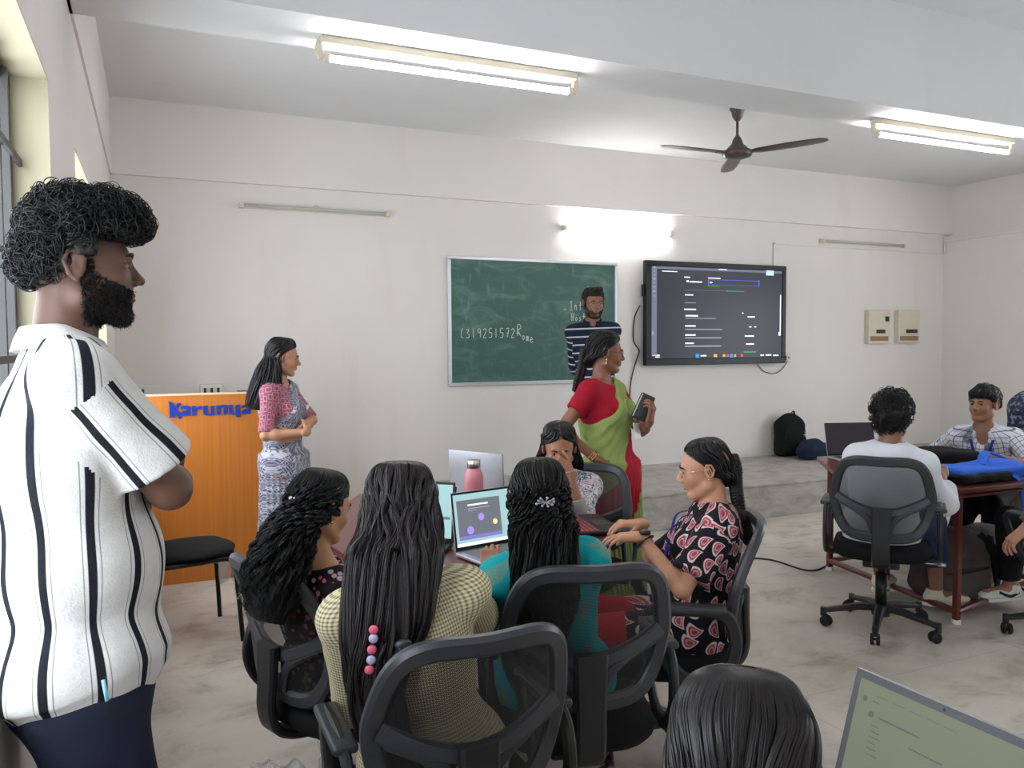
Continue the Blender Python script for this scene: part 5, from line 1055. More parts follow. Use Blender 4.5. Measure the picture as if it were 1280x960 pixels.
def collar(B, m, inf=.012, hgt=.036, open_=.35):
    s = B.s; g = []
    for ph in np.linspace(-pi+open_, pi-open_, 30):
        d = -B.f*math.cos(ph)+B.r*math.sin(ph); fr_ = max(0, -math.cos(ph)); b0 = B.nb+B.up*(.006-.035*fr_)*s; row = []
        for u_, (rr, z) in enumerate(((.070, -.01), (.066, hgt*.6), (.064, hgt), (.070, hgt+.002), (.080, hgt*.5), (.088, -.004))): row.append(b0+d*(rr+.012*fr_)*s+B.up*z*s-B.base)
        g.append(row)
    b = MB(); b.sheet(g, .003); return b.build('collar', m, B.o, True)

# ---------------------------------------------------------------- fabrics
def fabric(name, fn, rough=.85, bump=.0012, bs=260):
    g = G(name); uv = g.attr('cuv'); u, v, _ = g.sep(uv); c = fn(g, uv, u, v); return g.done(g.bsdf(c, rough, 0, .2, Normal=g.bump(g.math('ADD', g.noise(g.obj(), bs, 2), g.math('MULTIPLY', g.noise(g.obj(), 22, 3), 4.0)), bump*2, .5)))
def near(g, x, per, w, off=0.0):   # 1 inside a stripe of half width w each period
    d = g.math('MULTIPLY', g.math('ABSOLUTE', g.math('SUBTRACT', g.math('FRACT', g.math('DIVIDE', g.math('ADD', x, off+20*per), per)), .5)), per)
    return g.step(d, w+.0008, w-.0008), d
def f_stripe(g, uv, u, v):
    a, d = near(g, u, .078, .0070); b = g.math('MULTIPLY', g.step(d, .0128, .0134), g.step(d, .0152, .0146)); c = g.mix(g.noise(g.obj(), 60, 4), S(196, 194, 193), S(214, 212, 210))
    return g.mix(a, g.mix(g.math('MULTIPLY', b, .75), c, S(90, 88, 92)), S(26, 26, 34))
def f_navy(g, uv, u, v):
    a, d = near(g, v, .066, .0055); return g.mix(a, S(30, 36, 56), S(196, 196, 204))
def f_gingham(g, uv, u, v):
    a, _ = near(g, u, .0092, .0021); b, _ = near(g, v, .0092, .0021); t = g.math('MULTIPLY', g.math('ADD', a, b), .5); return g.mix(t, S(222, 214, 178), S(122, 108, 84))
def f_plaid(g, uv, u, v):
    a, _ = near(g, u, .034, .0022); b, _ = near(g, v, .034, .0022); t = g.math('MAXIMUM', a, b); n = g.step(g.noise(g.scale(uv, (1, 1, 1)), 9, 2), .52, .66); k = g.math('MULTIPLY', n, .8)
    return g.mix(g.math('MULTIPLY', t, .8), g.mix(k, S(214, 218, 228), S(60, 66, 84)), S(40, 44, 60))
def f_teal(g, uv, u, v):
    vo = g.n('TexVoronoi', {'Vector': g.scale(uv, (9, 7, 1)), 'Scale': 1.0, 'Randomness': .25}, voronoi_dimensions='2D'); d = vo.outputs['Distance']; m = g.math('MULTIPLY', g.step(d, .26, .20), g.step(g.noise(uv, 260, 2), .42, .52))
    return g.mix(g.math('MULTIPLY', m, .8), g.mix(g.noise(g.obj(), 8, 3), S(14, 142, 152), S(26, 164, 172)), S(132, 136, 104))
def f_floral(g, uv, u, v):
    vo = g.n('TexVoronoi', {'Vector': g.obj(), 'Scale': 44.0, 'Randomness': 1.0}); d = vo.outputs['Distance']; m = g.step(d, .42, .34); r, gg, b = g.sep(vo.outputs['Color']); c = g.ramp(r, [(0, S(206, 118, 132)), (.35, S(160, 156, 170)), (.6, S(196, 138, 150)), (.75, S(30, 26, 34)), (1, S(120, 84, 98))], 'CONSTANT')
    return g.mix(m, S(24, 20, 28), c)
def f_paisley(g, uv, u, v):
    sc = 17.5; p = g.scale(uv, (sc, sc*.8, 0)); vo = g.n('TexVoronoi', {'Vector': p, 'Scale': 1.0, 'Randomness': .55}, voronoi_dimensions='2D'); dl = g.n('VectorMath', {0: p, 1: vo.outputs['Position']}, operation='SUBTRACT').outputs[0]
    r, gg, b = g.sep(vo.outputs['Color']); ang = g.math('ADD', g.math('MULTIPLY', g.math('ROUND', g.math('MULTIPLY', r, 3)), 1.1), .4); rot = g.n('VectorRotate', {'Vector': dl, 'Angle': ang}, rotation_type='Z_AXIS').outputs[0]; x, y, _ = g.sep(rot)
    x2 = g.math('ADD', x, g.math('MULTIPLY', g.math('MULTIPLY', y, y), .9)); w = g.math('MAXIMUM', g.math('SUBTRACT', .62, g.math('MULTIPLY', y, .95)), .12); q = g.math('DIVIDE', x2, w); y2 = g.math('MULTIPLY', y, 1.05); e = g.math('SQRT', g.math('ADD', g.math('MULTIPLY', q, q), g.math('MULTIPLY', y2, y2)))
    white = g.step(e, .50, .46); inner = g.step(e, .38, .35); ring = g.math('MULTIPLY', g.step(e, .27, .25), g.step(e, .17, .19)); c = g.mix(white, S(28, 24, 32), S(214, 196, 196)); c = g.mix(inner, c, S(158, 66, 78)); return g.mix(g.math('MULTIPLY', ring, .8), c, S(206, 160, 166))
def f_pinkprint(g, uv, u, v):
    br = g.n('TexVoronoi', {'Vector': g.scale(uv, (26, 26, 1)), 'Scale': 1.0, 'Randomness': .35}, voronoi_dimensions='2D', distance='CHEBYCHEV'); d = br.outputs['Distance']; a = g.math('MULTIPLY', g.step(d, .40, .37), g.step(d, .30, .33)); b = g.step(d, .16, .12); n = g.step(g.noise(uv, 120, 2), .5, .6)
    c = g.mix(g.noise(g.obj(), 12, 2), S(122, 62, 82), S(160, 88, 108)); c = g.mix(g.math('MULTIPLY', a, .75), c, S(206, 160, 172)); c = g.mix(g.math('MULTIPLY', b, .6), c, S(86, 46, 66)); return g.mix(g.math('MULTIPLY', n, .25), c, S(212, 170, 180))
def f_greysaree(g, uv, u, v):
    br = g.n('TexVoronoi', {'Vector': g.scale(uv, (20, 20, 1)), 'Scale': 1.0, 'Randomness': .7}, voronoi_dimensions='2D', distance='MANHATTAN'); d = br.outputs['Distance']; a = g.math('SINE', g.math('MULTIPLY', d, 34)); n = g.noise(g.scale(uv, (90, 26, 1)), 1.0, 2, .5, 1.5)
    c = g.mix(g.step(a, .2, .7), S(82, 80, 96), S(168, 168, 184)); c = g.mix(g.math('MULTIPLY', g.step(n, .54, .60), .7), c, S(204, 204, 216)); return g.mix(g.step(u, .42, .44), c, c)
def f_multi(g, uv, u, v):
    n = g.noise(g.scale(g.obj(), (14, 14, 9)), 1.0, 3, .5, 2.2); return g.ramp(n, [(.28, S(214, 206, 206)), (.38, S(196, 146, 156)), (.44, S(226, 222, 220)), (.50, S(70, 120, 140)), (.53, S(60, 50, 66)), (.56, S(222, 216, 218)), (.62, S(206, 170, 176)), (.68, S(120, 150, 170)), (.74, S(228, 224, 222))])
def f_green(g, uv, u, v):
    n = g.noise(g.obj(), 6, 3); s_ = g.step(g.noise(uv, 30, 2), .66, .72); c = g.mix(n, S(116, 134, 72), S(150, 166, 98)); c = g.mix(g.math('MULTIPLY', s_, .4), c, S(178, 140, 80)); band = g.math('MULTIPLY', g.math('MULTIPLY', g.step(u, -.118, -.112), g.step(u, .085, .079)), g.step(v, -.24, -.22)); return g.mix(band, c, S(158, 26, 44))
FAB = {k: fabric(k, f) for k, f in (('black_striped_white_cotton', f_stripe), ('navy_striped_jersey', f_navy), ('cream_gingham', f_gingham), ('checked_cotton', f_plaid), ('teal_motif_cotton', f_teal), ('dark_floral_cotton', f_floral), ('black_paisley_cotton', f_paisley), ('pink_block_print', f_pinkprint), ('grey_printed_saree_cloth', f_greysaree), ('multicolour_print', f_multi), ('green_silk', f_green))}
CM = {n: plain(n, c, .85, bump=.0015, bscale=120, spec=.2, var=.1, scale=14) for n, c in (('dark_navy_denim', S(30, 36, 52)), ('blue_denim', S(48, 62, 100)), ('white_shirting', S(222, 224, 232)), ('black_cloth', S(24, 24, 27)), ('red_blouse_silk', S(146, 18, 38)), ('red_cotton', S(170, 26, 38)), ('brown_jacket_cloth', S(88, 72, 74)), ('cream_leather', S(208, 202, 184)), ('navy_leather', S(34, 42, 66)), ('white_rubber', S(222, 220, 212)), ('lanyard_blue', S(40, 42, 130)), ('grey_scarf', S(140, 140, 144)), ('black_print', S(38, 34, 36)), ('plum_shirt', S(70, 52, 60)))}
SPEC = plain('thin_gold_wire', (.7, .5, .3), .25, 1.0); BLKW = plain('black_glasses_frame', S(20, 20, 22), .3)
def custom(f, fn):
    I = np.nonzero(np.abs(f.D) < .05); X = np.stack([f.ax[d][I[d]] for d in range(3)], 1); f.D[I] += fn(X).astype(np.float32)
def saree(B, m, z_floor, inf=.02, cutn=(.80, .6), pleats=26, hip=.165, foot=.20, h=.0065, name='saree', cut_t=.30, uvn=(.83, .55), lean=(0, 0), bulk=1.0):
    s = B.s; lo = B.lo.copy()-.1; lo[2] = z_floor-.02; f = Field(lo, B.hi+.02, h); torso(f, B, inf, bulk)
    f.put(tuple([slice(None)]*3), np.maximum(0, 0), 0) if False else None
    # waist-up part keeps one shoulder only
    r, up = B.r, B.up; L = np.linalg.norm(B.nb-B.pel); P0 = B.pel+up*L*cut_t+r*.15*s; n = nz(r*cutn[0]+up*cutn[1]); f.plane(P0, n, .006)
    f.cone(B.nb-r*.05*s-up*.03, B.sho[-1]+r*.02, .062*s, .066*s, .02, B.f, .9) if False else None
    ft = np.array([B.pel[0]+lean[0], B.pel[1]+lean[1], z_floor+.01]); f.cone(B.pel+up*.07, ft, (hip-.02)*s, foot*s, .05, B.f, .80, ends=False)
    hz = 1.0
    def pl(X):
        d = X-B.pel; a = np.arctan2(d@B.r, d@B.f); z = d[:, 2]; low = np.clip((-z)/.15, 0, 1); hi_ = np.clip(z/.1, 0, 1)
        q = (d@B.r)*.8+(d@up)*.6
        return low*.007*np.sin(a*pleats+3*np.sin(z*6))*(1+.6*np.cos(a))+hi_*.0035*np.sin(q*150+3*np.sin(z*8))
    custom(f, pl); f.disp(.005, 16, 3)
    f.cone(B.nb-B.up*.03, B.hp(0, -.02, -.03), .072*s, .085*s, .008, sub=True)
    def uvf(Vp, F):
        V = Vp; d = V-B.pel; a = np.stack([(d@B.r)*uvn[0]+(d@B.up)*uvn[1]+np.where(d@B.f > -.02, 0, 5.0)*0, np.where(d@B.f > 0, d[:, 2], 2.0)*0+d[:, 2]], 1)
        return a
    return sub_child(B, name, f, m, 1, uvf if uvn is not None else cloth_uv(B))
def fall(B, pts, rt=None, bk=None):
    """free-hanging sections: (x, y, z in the head frame or world offset), radii"""
    out = []
    for (p, a, bb, bf_, ph) in pts: out.append((np.array(p, float), rt if rt is not None else B.H[:, 0], bk if bk is not None else -B.H[:, 1], a, bb, bf_, ph))
    return out
def braid(B, pts, r=.012, name='braid', turns=7):
    P = spline(pts, 24); t = np.linspace(0, 1, len(P)); T = np.gradient(P, axis=0); T /= np.linalg.norm(T, axis=1)[:, None]; N = np.cross(T, [.2, .9, .1]); N /= np.linalg.norm(N, axis=1)[:, None]; Bn = np.cross(T, N); b = MB()
    for k in range(3):
        a = t*turns*2*pi+k*2*pi/3; off = N*(np.sin(a)*r*1.0)[:, None]+Bn*(np.sin(2*a)*r*.45)[:, None]
        b.tube(P+off-B.base, r*.78*np.interp(t, [0, .8, 1], [1, .85, .5]), 8)
    return b.build(name, HM, B.o, True)
DOWN = np.array([0, 0, -1.])
WATCH = plain('watch_black', S(22, 22, 24), .3)
def watch(B, sd, name='watch', m=None, t=.12):
    w, e = B.wr[sd], B.elb[sd]; c = lerp(w, e, t); d = nz(w-e); R = np.array(Vector((0, 0, 1)).rotation_difference(Vector(d)).to_matrix()); b = MB(); P = [c-B.base+R@np.array([.033*B.s*math.cos(a), .029*B.s*math.sin(a), 0]) for a in np.linspace(0, 2*pi, 25)[:-1]]; b.tube(P, 1, closed=True, flat=(.020, .004), up=d); o = b.build(name, m or WATCH, B.o, True)
    return c, d, o
def bangle(B, sd, m, n=3, t=.05, r=.032):
    w, e = B.wr[sd], B.elb[sd]; d = nz(w-e); R = np.array(Vector((0, 0, 1)).rotation_difference(Vector(d)).to_matrix())
    for k in range(n):
        b = MB(); c = lerp(w, e, t+.045*k)-B.base; b.tube([c+R@np.array([r*math.cos(a), r*math.sin(a)*.95, 0]) for a in np.linspace(0, 2*pi, 25)[:-1]], .0022, 6, closed=True); b.build('bangle', m, B.o, True)

# ================================================================ the twelve people and the nearest head
# 1 --- man in the striped shirt
B = person('tall bearded man in a black-striped white shirt standing at the left', W(101, 334, 1.62), W(101, 850, 1.60), 85, 80, .985, 'm', stoop=.022, fp=2, skin=S(92, 64, 52), bulk=1.15, belly=.012, hands=(W(216, 562, 1.84), W(206, 594, 1.82)), elb=(W(160, 640, 2.2), W(225, 640, 1.36)), hd=((.1, -1, .1), (.35, .9, .05)), pn=((-1, 0, 0), (-1, 0, 0)), feet=((-.10, 1.86, .09), (-.10, 1.52, .09)), h=.006, hf=.0035)
top(B, FAB['black_striped_white_cotton'], inf=.020, bulk=1.15, belly=.020, hem=-.035, hem_n=nz(B.up*1.0-B.f*.22), sleeve=.80, sr=(.068, .085, .07), fold=(.007, 13), h=.0055, extra=lambda f: f.cone(B.pel+B.up*.22+B.f*.005, B.pel+B.up*.02+B.f*.02, .130, .138, .04, ends=False) or f.ell(B.pel+B.up*.04, (.205, .152, .13), B.R, .03))
collar(B, CM['white_rubber'] if False else FAB['black_striped_white_cotton'], hgt=.04)
trousers(B, CM['dark_navy_denim'], r=(.100, .080, .070), bulk=1.06, seed=4)
crop_hair(B, .025, HMC, 6000, (.006, .016), .00115, low=-.006, hairline=.066, fwd=.030, fringe=((0, .072, .106), (.052, .048, .028)), seed=5, amp=.008, swirl=.8, h=.0045)
b = MB()   # the loose forelock and flyaway curls
for k in range(70):
    x = rnd.uniform(-.035, .035); a0 = rnd.uniform(-.6, .4); R_ = rnd.uniform(.012, .026); th = np.linspace(a0, a0+rnd.uniform(2.2, 4.6), 14); P = [B.hp(x+.004*t, .108+R_*math.sin(t)*1.2, .104-R_+R_*math.cos(t)+rnd.uniform(-.001, .001))-B.base for t in th]; b.tube(P, [.0016]*13+[.0006], 4)
for k in range(46):
    a = rnd.uniform(-2.6, 2.6); x0 = .07*math.sin(a)*.8; y0 = -.02+.09*math.cos(a)*.8; R_ = rnd.uniform(.012, .03); P = [B.hp(x0+R_*math.sin(t)*math.cos(a*3), y0+R_*math.sin(t)*math.sin(a*3), .140+R_*(1-math.cos(t))*.6) -B.base for t in np.linspace(-.5, rnd.uniform(1.8, 3.8), 12)]; b.tube(P, [.0011]*11+[.0004], 4)
b.build('loose_curls', HMC, B.o, True)
stubble(B, 9000, L=.0065)
lanyard(B, CM['lanyard_blue'], .012, .30, False)
for k in range(1): ribbon(B, 'pocket_pen', [W(129, 850, 1.34), W(134, 876, 1.34)], .006, plain('pale_blue_pen', S(120, 190, 205), .4), .006, B.f, n=2)
watch(B, -1, t=.15)
for sd in (-1, 1): shoe(B, sd, CM['black_cloth'], M['rubber'])
# 2 --- woman in grey saree by the podium
B = person('woman in a grey printed saree and pink blouse, arms folded, beside the podium', W(354, 447, 5.0), W(356, 585, 5.0)+np.array([0, 0, .02]), 104, 122, .93, 'f', fp=-8, skin=S(176, 128, 100), hands=(W(366, 546, 4.84), W(382, 540, 4.80)), elb=(W(399, 556, 4.9), W(347, 566, 4.75)), hd=((-1, .1, .0), (.5, 1, .15)), pn=((0, 1, 0), (-1, .5, 0)), curl=((30, 40, 30), (35, 45, 30)), feet=((.72, 5.13, .08), (.85, 5.2, .08)), h=.007)
top(B, FAB['pink_block_print'], 'blouse', .010, sleeve=.95, sr=(.054, .050, .04), neck='v', hem=-.06, fold=(.003, 20))
saree(B, FAB['grey_printed_saree_cloth'], 0.0, hip=.175, foot=.20, cutn=(.85, .52), cut_t=.50)
s = B.s; k = B.hp
sec = crown(B, .010)+fall(B, [(k(0, -.03, -.06), .105, .100, .055, 2.1), (k(0, -.04, -.11), .125, .110, .07, 2.3), (k(0, -.05, -.17), .138, .115, .09, 2.4), (k(0, -.06, -.24), .14, .12, .10, 2.4), (k(0, -.07, -.31), .12, .12, .09, 2.3), (k(0, -.08, -.36), .09, .11, .06, 2.0)])
loft_hair(B, sec, 420, .0042, (.007, 1.3), ends=(.72, 1.0), seed=21)
glasses(B, SPEC); ribbon(B, 'name_badge', [B.pel+B.up*.36+B.f*.155+B.r*-.06, B.pel+B.up*.33+B.f*.155+B.r*-.06], .05, M['white_plastic'], .003, B.f)
# 3 --- girl in the floral top
B = person('girl with long curly hair in a dark floral top, seated left of the table', W(402, 634, 2.5), (.50, 2.62, .50), 66, 64, .92, 'f', fp=-14, skin=S(186, 136, 104), hands=((.76, 2.88, .79), (.80, 2.62, .79)), elb=((.50, 2.85, .5), (.62, 2.38, .5)), feet=((.85, 3.0, .09), (.95, 2.78, .09)), h=.007, shw=.142)
top(B, FAB['dark_floral_cotton'], inf=.014, hem=.10, sleeve=1.4, sr=(.058, .055, .045), neck='wide', lap=.5, lap_r=.10, fold=(.006, 16))
trousers(B, CM['black_cloth'], to=.95)
k = B.hp; bd = -B.f
sec = crown(B, .006, part=0)+fall(B, [(k(0, -.05, -.045), .078, .085, .02, 1.55), (k(0, -.075, -.09), .082, .085, .03, 1.7), (k(0, -.10, -.15), .092, .08, .04, 2.2), (k(0, -.12, -.22), .098, .075, .045, 2.6), (k(0, -.125, -.30), .095, .065, .045, 2.9), (k(0, -.12, -.37), .075, .05, .035, 3.0)])
loft_hair(B, sec, 1000, .0020, (.004, 1.0), (.010, 11, .25), HMC, ends=(.76, 1.0), seed=31, rad=(.86, 1.20), seg=76, clump=44, clk=.78)
b = MB(); b.ball(k(-.0, -.125, .018)-B.base, (.012, .006, .007), 6, B.H); b.ball(k(.02, -.122, .02)-B.base, (.009, .006, .006), 6, B.H); b.build('hair_clip', M['silver'], B.o, True)
b = MB(); b.ball(k(.086, -.012, -.04)-B.base, .006, 8); b.build('earring', M['gold'], B.o, True)
ribbon(B, 'necklace', [B.nb+B.up*.0-B.f*.07, B.nb+B.r*.075-B.up*.01, B.nb+B.f*.10-B.up*.06, B.nb-B.r*.075-B.up*.01], .012, plain('patterned_neck_cord', S(110, 90, 60), .5), .005, closed=True)
# 4 --- girl in yellow gingham
B = person('girl in a cream and brown checked shirt with long straight hair, seen from behind', W(501, 642, 2.05), (.63, 1.93, .51), 20, 14, .98, 'f', fp=-14, skin=S(170, 124, 98), hands=((.56, 2.22, .77), (.90, 2.34, .79)), elb=((.40, 1.95, .2), (.85, 1.95, .3)), feet=((.60, 2.45, .09), (.85, 2.42, .09)), h=.0065, shw=.158)
top(B, FAB['cream_gingham'], inf=.018, hem=.12, sleeve=(1.25, 1.5), sr=(.060, .062, .058), neck='crew', lap=.3, lap_r=.1, fold=(.007, 13), h=.006, bulk=1.0)
collar(B, FAB['cream_gingham']); trousers(B, CM['black_cloth'], to=.95)
k = B.hp; bp = -B.f*.13
def bk_(z, a, bb, bf_, ph, x=0.0, off=.0): c = B.pel+B.up*z+B.r*x-B.f*(.085+off); return (c, B.r, -B.f, a, bb, bf_, ph)
sec = crown(B, .012)+[(k(0, -.045, -.055), B.H[:, 0], -B.H[:, 1], .094, .085, .04, 1.75), (k(-.01, -.07, -.11), B.H[:, 0], -B.H[:, 1], .104, .075, .03, 2.0), bk_(.40, .098, .07, .03, 2.2, -.045, .01), bk_(.33, .076, .06, .03, 2.4, -.075, .03), bk_(.24, .060, .055, .03, 2.7, -.10, .04), bk_(.14, .052, .05, .03, 2.9, -.10, .05), bk_(.02, .046, .045, .03, 3.0, -.075, .05), bk_(-.10, .030, .03, .02, 3.0, -.05, .05)]
HM4 = hairmat('sheeny_dark_hair', (.020, .016, .017), .34)
loft_hair(B, sec, 1300, .0021, (.012, 3.2), (.005, 4, .35), HM4, ends=(.78, 1.0), seed=41, rad=(.90, 1.10), seg=60, fly=46, clump=26, clk=.8)
for i, (dx, z) in enumerate(((-.016, .425), (-.020, .405), (-.028, .380), (-.034, .357), (-.042, .335))):
    p = B.pel+B.up*z+B.r*(dx-.060)-B.f*.186-B.base; b = MB(); b.ball(p, (.011, .006, .011), 8, B.R); o = b.build('hair_clip', plain('pink_clip' if i % 2 == 0 else 'lilac_clip', S(226, 96, 128) if i % 2 == 0 else S(176, 176, 206), .4), B.o, True)
p = B.pel+B.up*.375+B.r*(-.018)-B.f*.185-B.base; b = MB(); b.ball(p, (.020, .010, .013), 8, B.R); [b.tube(spline([p+B.r*(.008*j), p+B.r*(.008*j)-B.f*.012-B.up*.008, p+B.r*(.008*j)-B.up*.02], 4), .0025, 5) for j in (-1, 0, 1)]; b.build('claw_clip', M['grey_plastic'], B.o, True)
# 5 --- girl in teal
B = person('girl in a teal kurta with curly black hair, seen from behind', W(673, 622, 2.4), (1.14, 2.23, .51), 16, 18, .95, 'f', fp=-10, skin=S(160, 112, 88), hands=((1.03, 2.50, .79), (1.26, 2.50, .79)), elb=((.92, 2.2, .3), (1.36, 2.05, .3)), feet=((1.1, 2.6, .09), (1.35, 2.5, .09)), h=.0065, shw=.150)
top(B, FAB['teal_motif_cotton'], 'kurta', .014, hem=.14, sleeve=1.35, sr=(.052, .054, .048), neck='crew', lap=.75, lap_r=.105, fold=(.006, 15), h=.006)
trousers(B, CM['black_cloth'], to=.9, r=(.09, .066, .05))
k = B.hp
sec = crown(B, .003)+[(k(0, -.045, -.05), B.H[:, 0], -B.H[:, 1], .076, .075, .03, 1.7), (k(0, -.065, -.10), B.H[:, 0], -B.H[:, 1], .084, .07, .04, 2.0), bk_(.39, .080, .065, .03, 2.4, -.012, .015), bk_(.31, .070, .06, .03, 2.6, -.030, .03), bk_(.22, .050, .05, .03, 2.8, -.04, .035), bk_(.13, .035, .035, .03, 3.0, -.02, .035)]
loft_hair(B, sec, 1150, .0019, (.003, 1.2), (.0085, 13, .30), HMC, ends=(.76, 1.0), seed=51, rad=(.90, 1.14), seg=84, clump=44, clk=.8)
b = MB(); c = k(0, -.128, -.012)-B.base
for j in range(9): a = j*.7; p = c+B.H@np.array([.022*math.cos(a)*(1+.3*(j % 2)), -.004, .012*math.sin(a)]); b.ball(p, .0042, 6); b.tube([c, p], .0016, 5)
b.build('hair_clip', M['silver'], B.o, True)
# 6 --- girl facing us, hand on her face
B = person('girl in a multicoloured top facing the viewer, hand on her face', W(699, 560, 3.98), (1.95, 3.62, .51), 204, 220, .95, 'f', fp=-16, skin=S(152, 104, 78), hands=(W(712, 590, 3.82), (1.68, 3.28, .80)), elb=(W(727, 668, 3.75), (1.8, 3.2, .8)), hd=(W(690, 572, 3.82)-W(714, 590, 3.82), None), pn=((.35, .9, 0), None), curl=((45, 55, 40), (20, 25, 20)), feet=((1.78, 3.25, .09), (1.65, 3.4, .09)), h=.0065)
top(B, FAB['multicolour_print'], inf=.016, hem=.12, sleeve=(.95, 1.3), sr=(.062, .058, .05), neck='crew', lap=.4, fold=(.006, 15))
trousers(B, CM['black_cloth'])
e, w = B.elb[-1], B.wr[-1]; f = Field(np.minimum(e, w)-.08, np.maximum(e, w)+.08, .005); f.cone(lerp(e, w, .02), lerp(e, w, .42), .046, .042, 0, ends=False); o = sub_child(B, 'sleeve_cuff', f, plain('white_and_black_knit', S(150, 148, 146), .8), 1)
k = B.hp
sec = crown(B, .010)+[(k(0, -.045, -.055), B.H[:, 0], -B.H[:, 1], .098, .07, .02, 1.6), (k(0, -.055, -.11), B.H[:, 0], -B.H[:, 1], .118, .075, .03, 1.75), (k(0.01, -.06, -.18), B.H[:, 0], -B.H[:, 1], .125, .075, .04, 1.9), (k(0.02, -.07, -.26), B.H[:, 0], -B.H[:, 1], .12, .07, .04, 2.0), (k(0.02, -.07, -.34), B.H[:, 0], -B.H[:, 1], .10, .06, .03, 2.0)]
loft_hair(B, sec, 460, .0036, (.009, 3.0), ends=(.85, 1.0), seed=61)
bangle(B, -1, M['silver'], 1, .0, .030); b = MB(); b.tube([B.hp(0, .02, .134)-B.base, B.hp(0, .066, .105)-B.base], .003, 6); b.build('hair_parting', B.o.data.materials[0], B.o, True)
# 7 --- girl in paisley
B = person('girl with glasses and a braid in a black paisley top, typing', W(881, 586, 3.08), (1.85, 2.49, .50), 303, 298, .94, 'f', fp=-10, skin=S(192, 140, 112), hands=(W(801, 671, 2.93), W(800, 655, 3.12)), elb=(W(826, 716, 2.86), W(850, 720, 3.3)), hd=((-1, .45, .0), (-1, .25, .05)), pn=((0, 0, -1), (0, 0, -1)), curl=((10, 14, 10), (18, 22, 15)), feet=((1.55, 2.55, .09), (1.6, 2.8, .09)), h=.006, hf=.0035, shw=.148)
top(B, FAB['black_paisley_cotton'], 'tunic', .020, hem=.14, sleeve=(.80, .9), sr=(.070, .078, .06), neck='crew', lap=.55, lap_r=.108, fold=(.006, 14), h=.0055)
trousers(B, CM['red_cotton'], r=(.095, .078, .07), to=.9)
k = B.hp
sec = crown(B, .001)+[(k(0, -.055, -.035), B.H[:, 0], -B.H[:, 1], .062, .062, .02, 1.7), (k(0, -.075, -.062), B.H[:, 0], -B.H[:, 1], .040, .045, .02, 2.4), (k(0, -.088, -.085), B.H[:, 0], -B.H[:, 1], .018, .022, .018, 3.0)]
loft_hair(B, sec, 420, .0028, (.002, 1.0), ends=(.95, 1.0), seed=71)
q = k(0, -.118, -.02); braid(B, [k(0, -.112, .03), q, q-B.f*.002-DOWN*-.05, q-B.f*.008+DOWN*.10, q-B.f*.02+DOWN*.16], .017)
sec = [(q-B.f*(.018+.03*i/3)+DOWN*(.145+.045*i), B.H[:, 0], -B.f, a_, a_*1.2, a_, 3.1) for i, a_ in enumerate((.014, .024, .026, .012))]
loft_hair(B, sec, 150, .0022, (.004, 2.0), ends=(.8, 1.0), seed=72, name='braid_tail')
glasses(B, SPEC); c, d, o = watch(B, -1, t=.10); b = MB(); b.cyl(c-B.base+np.array([0, 0, .030]), c-B.base+np.array([0, 0, .042]), .021, n=24); b.build('watch_face', WATCH, o, True)
b = MB(); b.ball(k(-.090, -.004, -.032)-B.base, .0045, 8); b.build('earring', M['gold'], B.o, True)
lanyard(B, CM['lanyard_blue'], .04, .34, False)
# 8 --- teacher in green saree
B = person('teacher in a green saree and red blouse standing behind the laptop table', W(757, 441, 4.68), W(764, 592, 4.63), 112, 150, .98, 'f', fp=-4, skin=S(128, 84, 64), bulk=1.12, hands=(W(812, 527, 4.46), W(744, 573, 4.48)), elb=(W(818, 565, 4.68), W(716, 545, 4.48)), hd=(W(814, 505, 4.44)-W(810, 524, 4.46), W(766, 580, 4.46)-W(744, 573, 4.48)), pn=(W(795, 508, 4.48)-W(815, 508, 4.43), (0, 0, -1)), curl=((30, 40, 30), (25, 35, 20)), feet=[tuple(W(764, 592, 4.63)[:2]+q)+(.08,) for q in ((.07, .0), (-.07, .04))], h=.0065)
top(B, CM['red_blouse_silk'], 'blouse', .012, bulk=1.12, sleeve=.52, sr=(.064, .060, .05), neck='saree', hem=-.08, fold=(.004, 18))
saree(B, FAB['green_silk'], 0.0, .022, hip=.19, foot=.21, cutn=(.80, .60), cut_t=.56, bulk=1.12, pleats=30)
k = B.hp
sec = crown(B, .008)+[(k(0, -.06, -.035), B.H[:, 0], -B.H[:, 1], .064, .062, .02, 1.7), (k(0, -.085, -.06), B.H[:, 0], -B.H[:, 1], .045, .05, .02, 2.4), (k(0, -.10, -.085), B.H[:, 0], -B.H[:, 1], .024, .028, .02, 3.0)]
loft_hair(B, sec, 380, .0032, (.002, 1.0), ends=(.95, 1.0), seed=81); braid(B, [k(0, -.122, .01), k(0, -.128, -.05), k(0, -.135, -.11), k(0, -.15, -.17), k(0, -.16, -.24)], .018)
glasses(B, BLKW); bangle(B, 1, M['gold'], 3); b = MB(); b.ball(k(.088, -.006, -.037)-B.base, .006, 8); b.ball(k(.090, -.006, -.060)-B.base, (.004, .004, .009), 8); b.cyl(k(.089, -.006, -.04)-B.base, k(.090, -.006, -.055)-B.base, .0012); b.build('earring', M['gold'], B.o, True)
for dd, mm in ((.15, M['gold']), (.20, BLKW)): ribbon(B, 'necklace', [B.nb+B.up*.0-B.f*.075, B.nb+B.r*.082-B.up*.005, B.nb+B.f*.115-B.up*dd*.7, B.nb+B.f*.14-B.up*dd, B.nb-B.r*.02+B.f*.12-B.up*dd*.7, B.nb-B.r*.082-B.up*.005], .004, mm, .004, closed=True)
for sd in (-1, 1): ribbon(B, 'lanyard', [B.nb+B.r*sd*.085-B.up*.01, B.nb+B.f*.12+B.r*sd*.05-B.up*.12, B.nb+B.f*.165-B.r*.03-B.up*.26], .008, plain('lanyard_maroon', S(90, 40, 46), .6), .0025, B.f*.5+B.up)
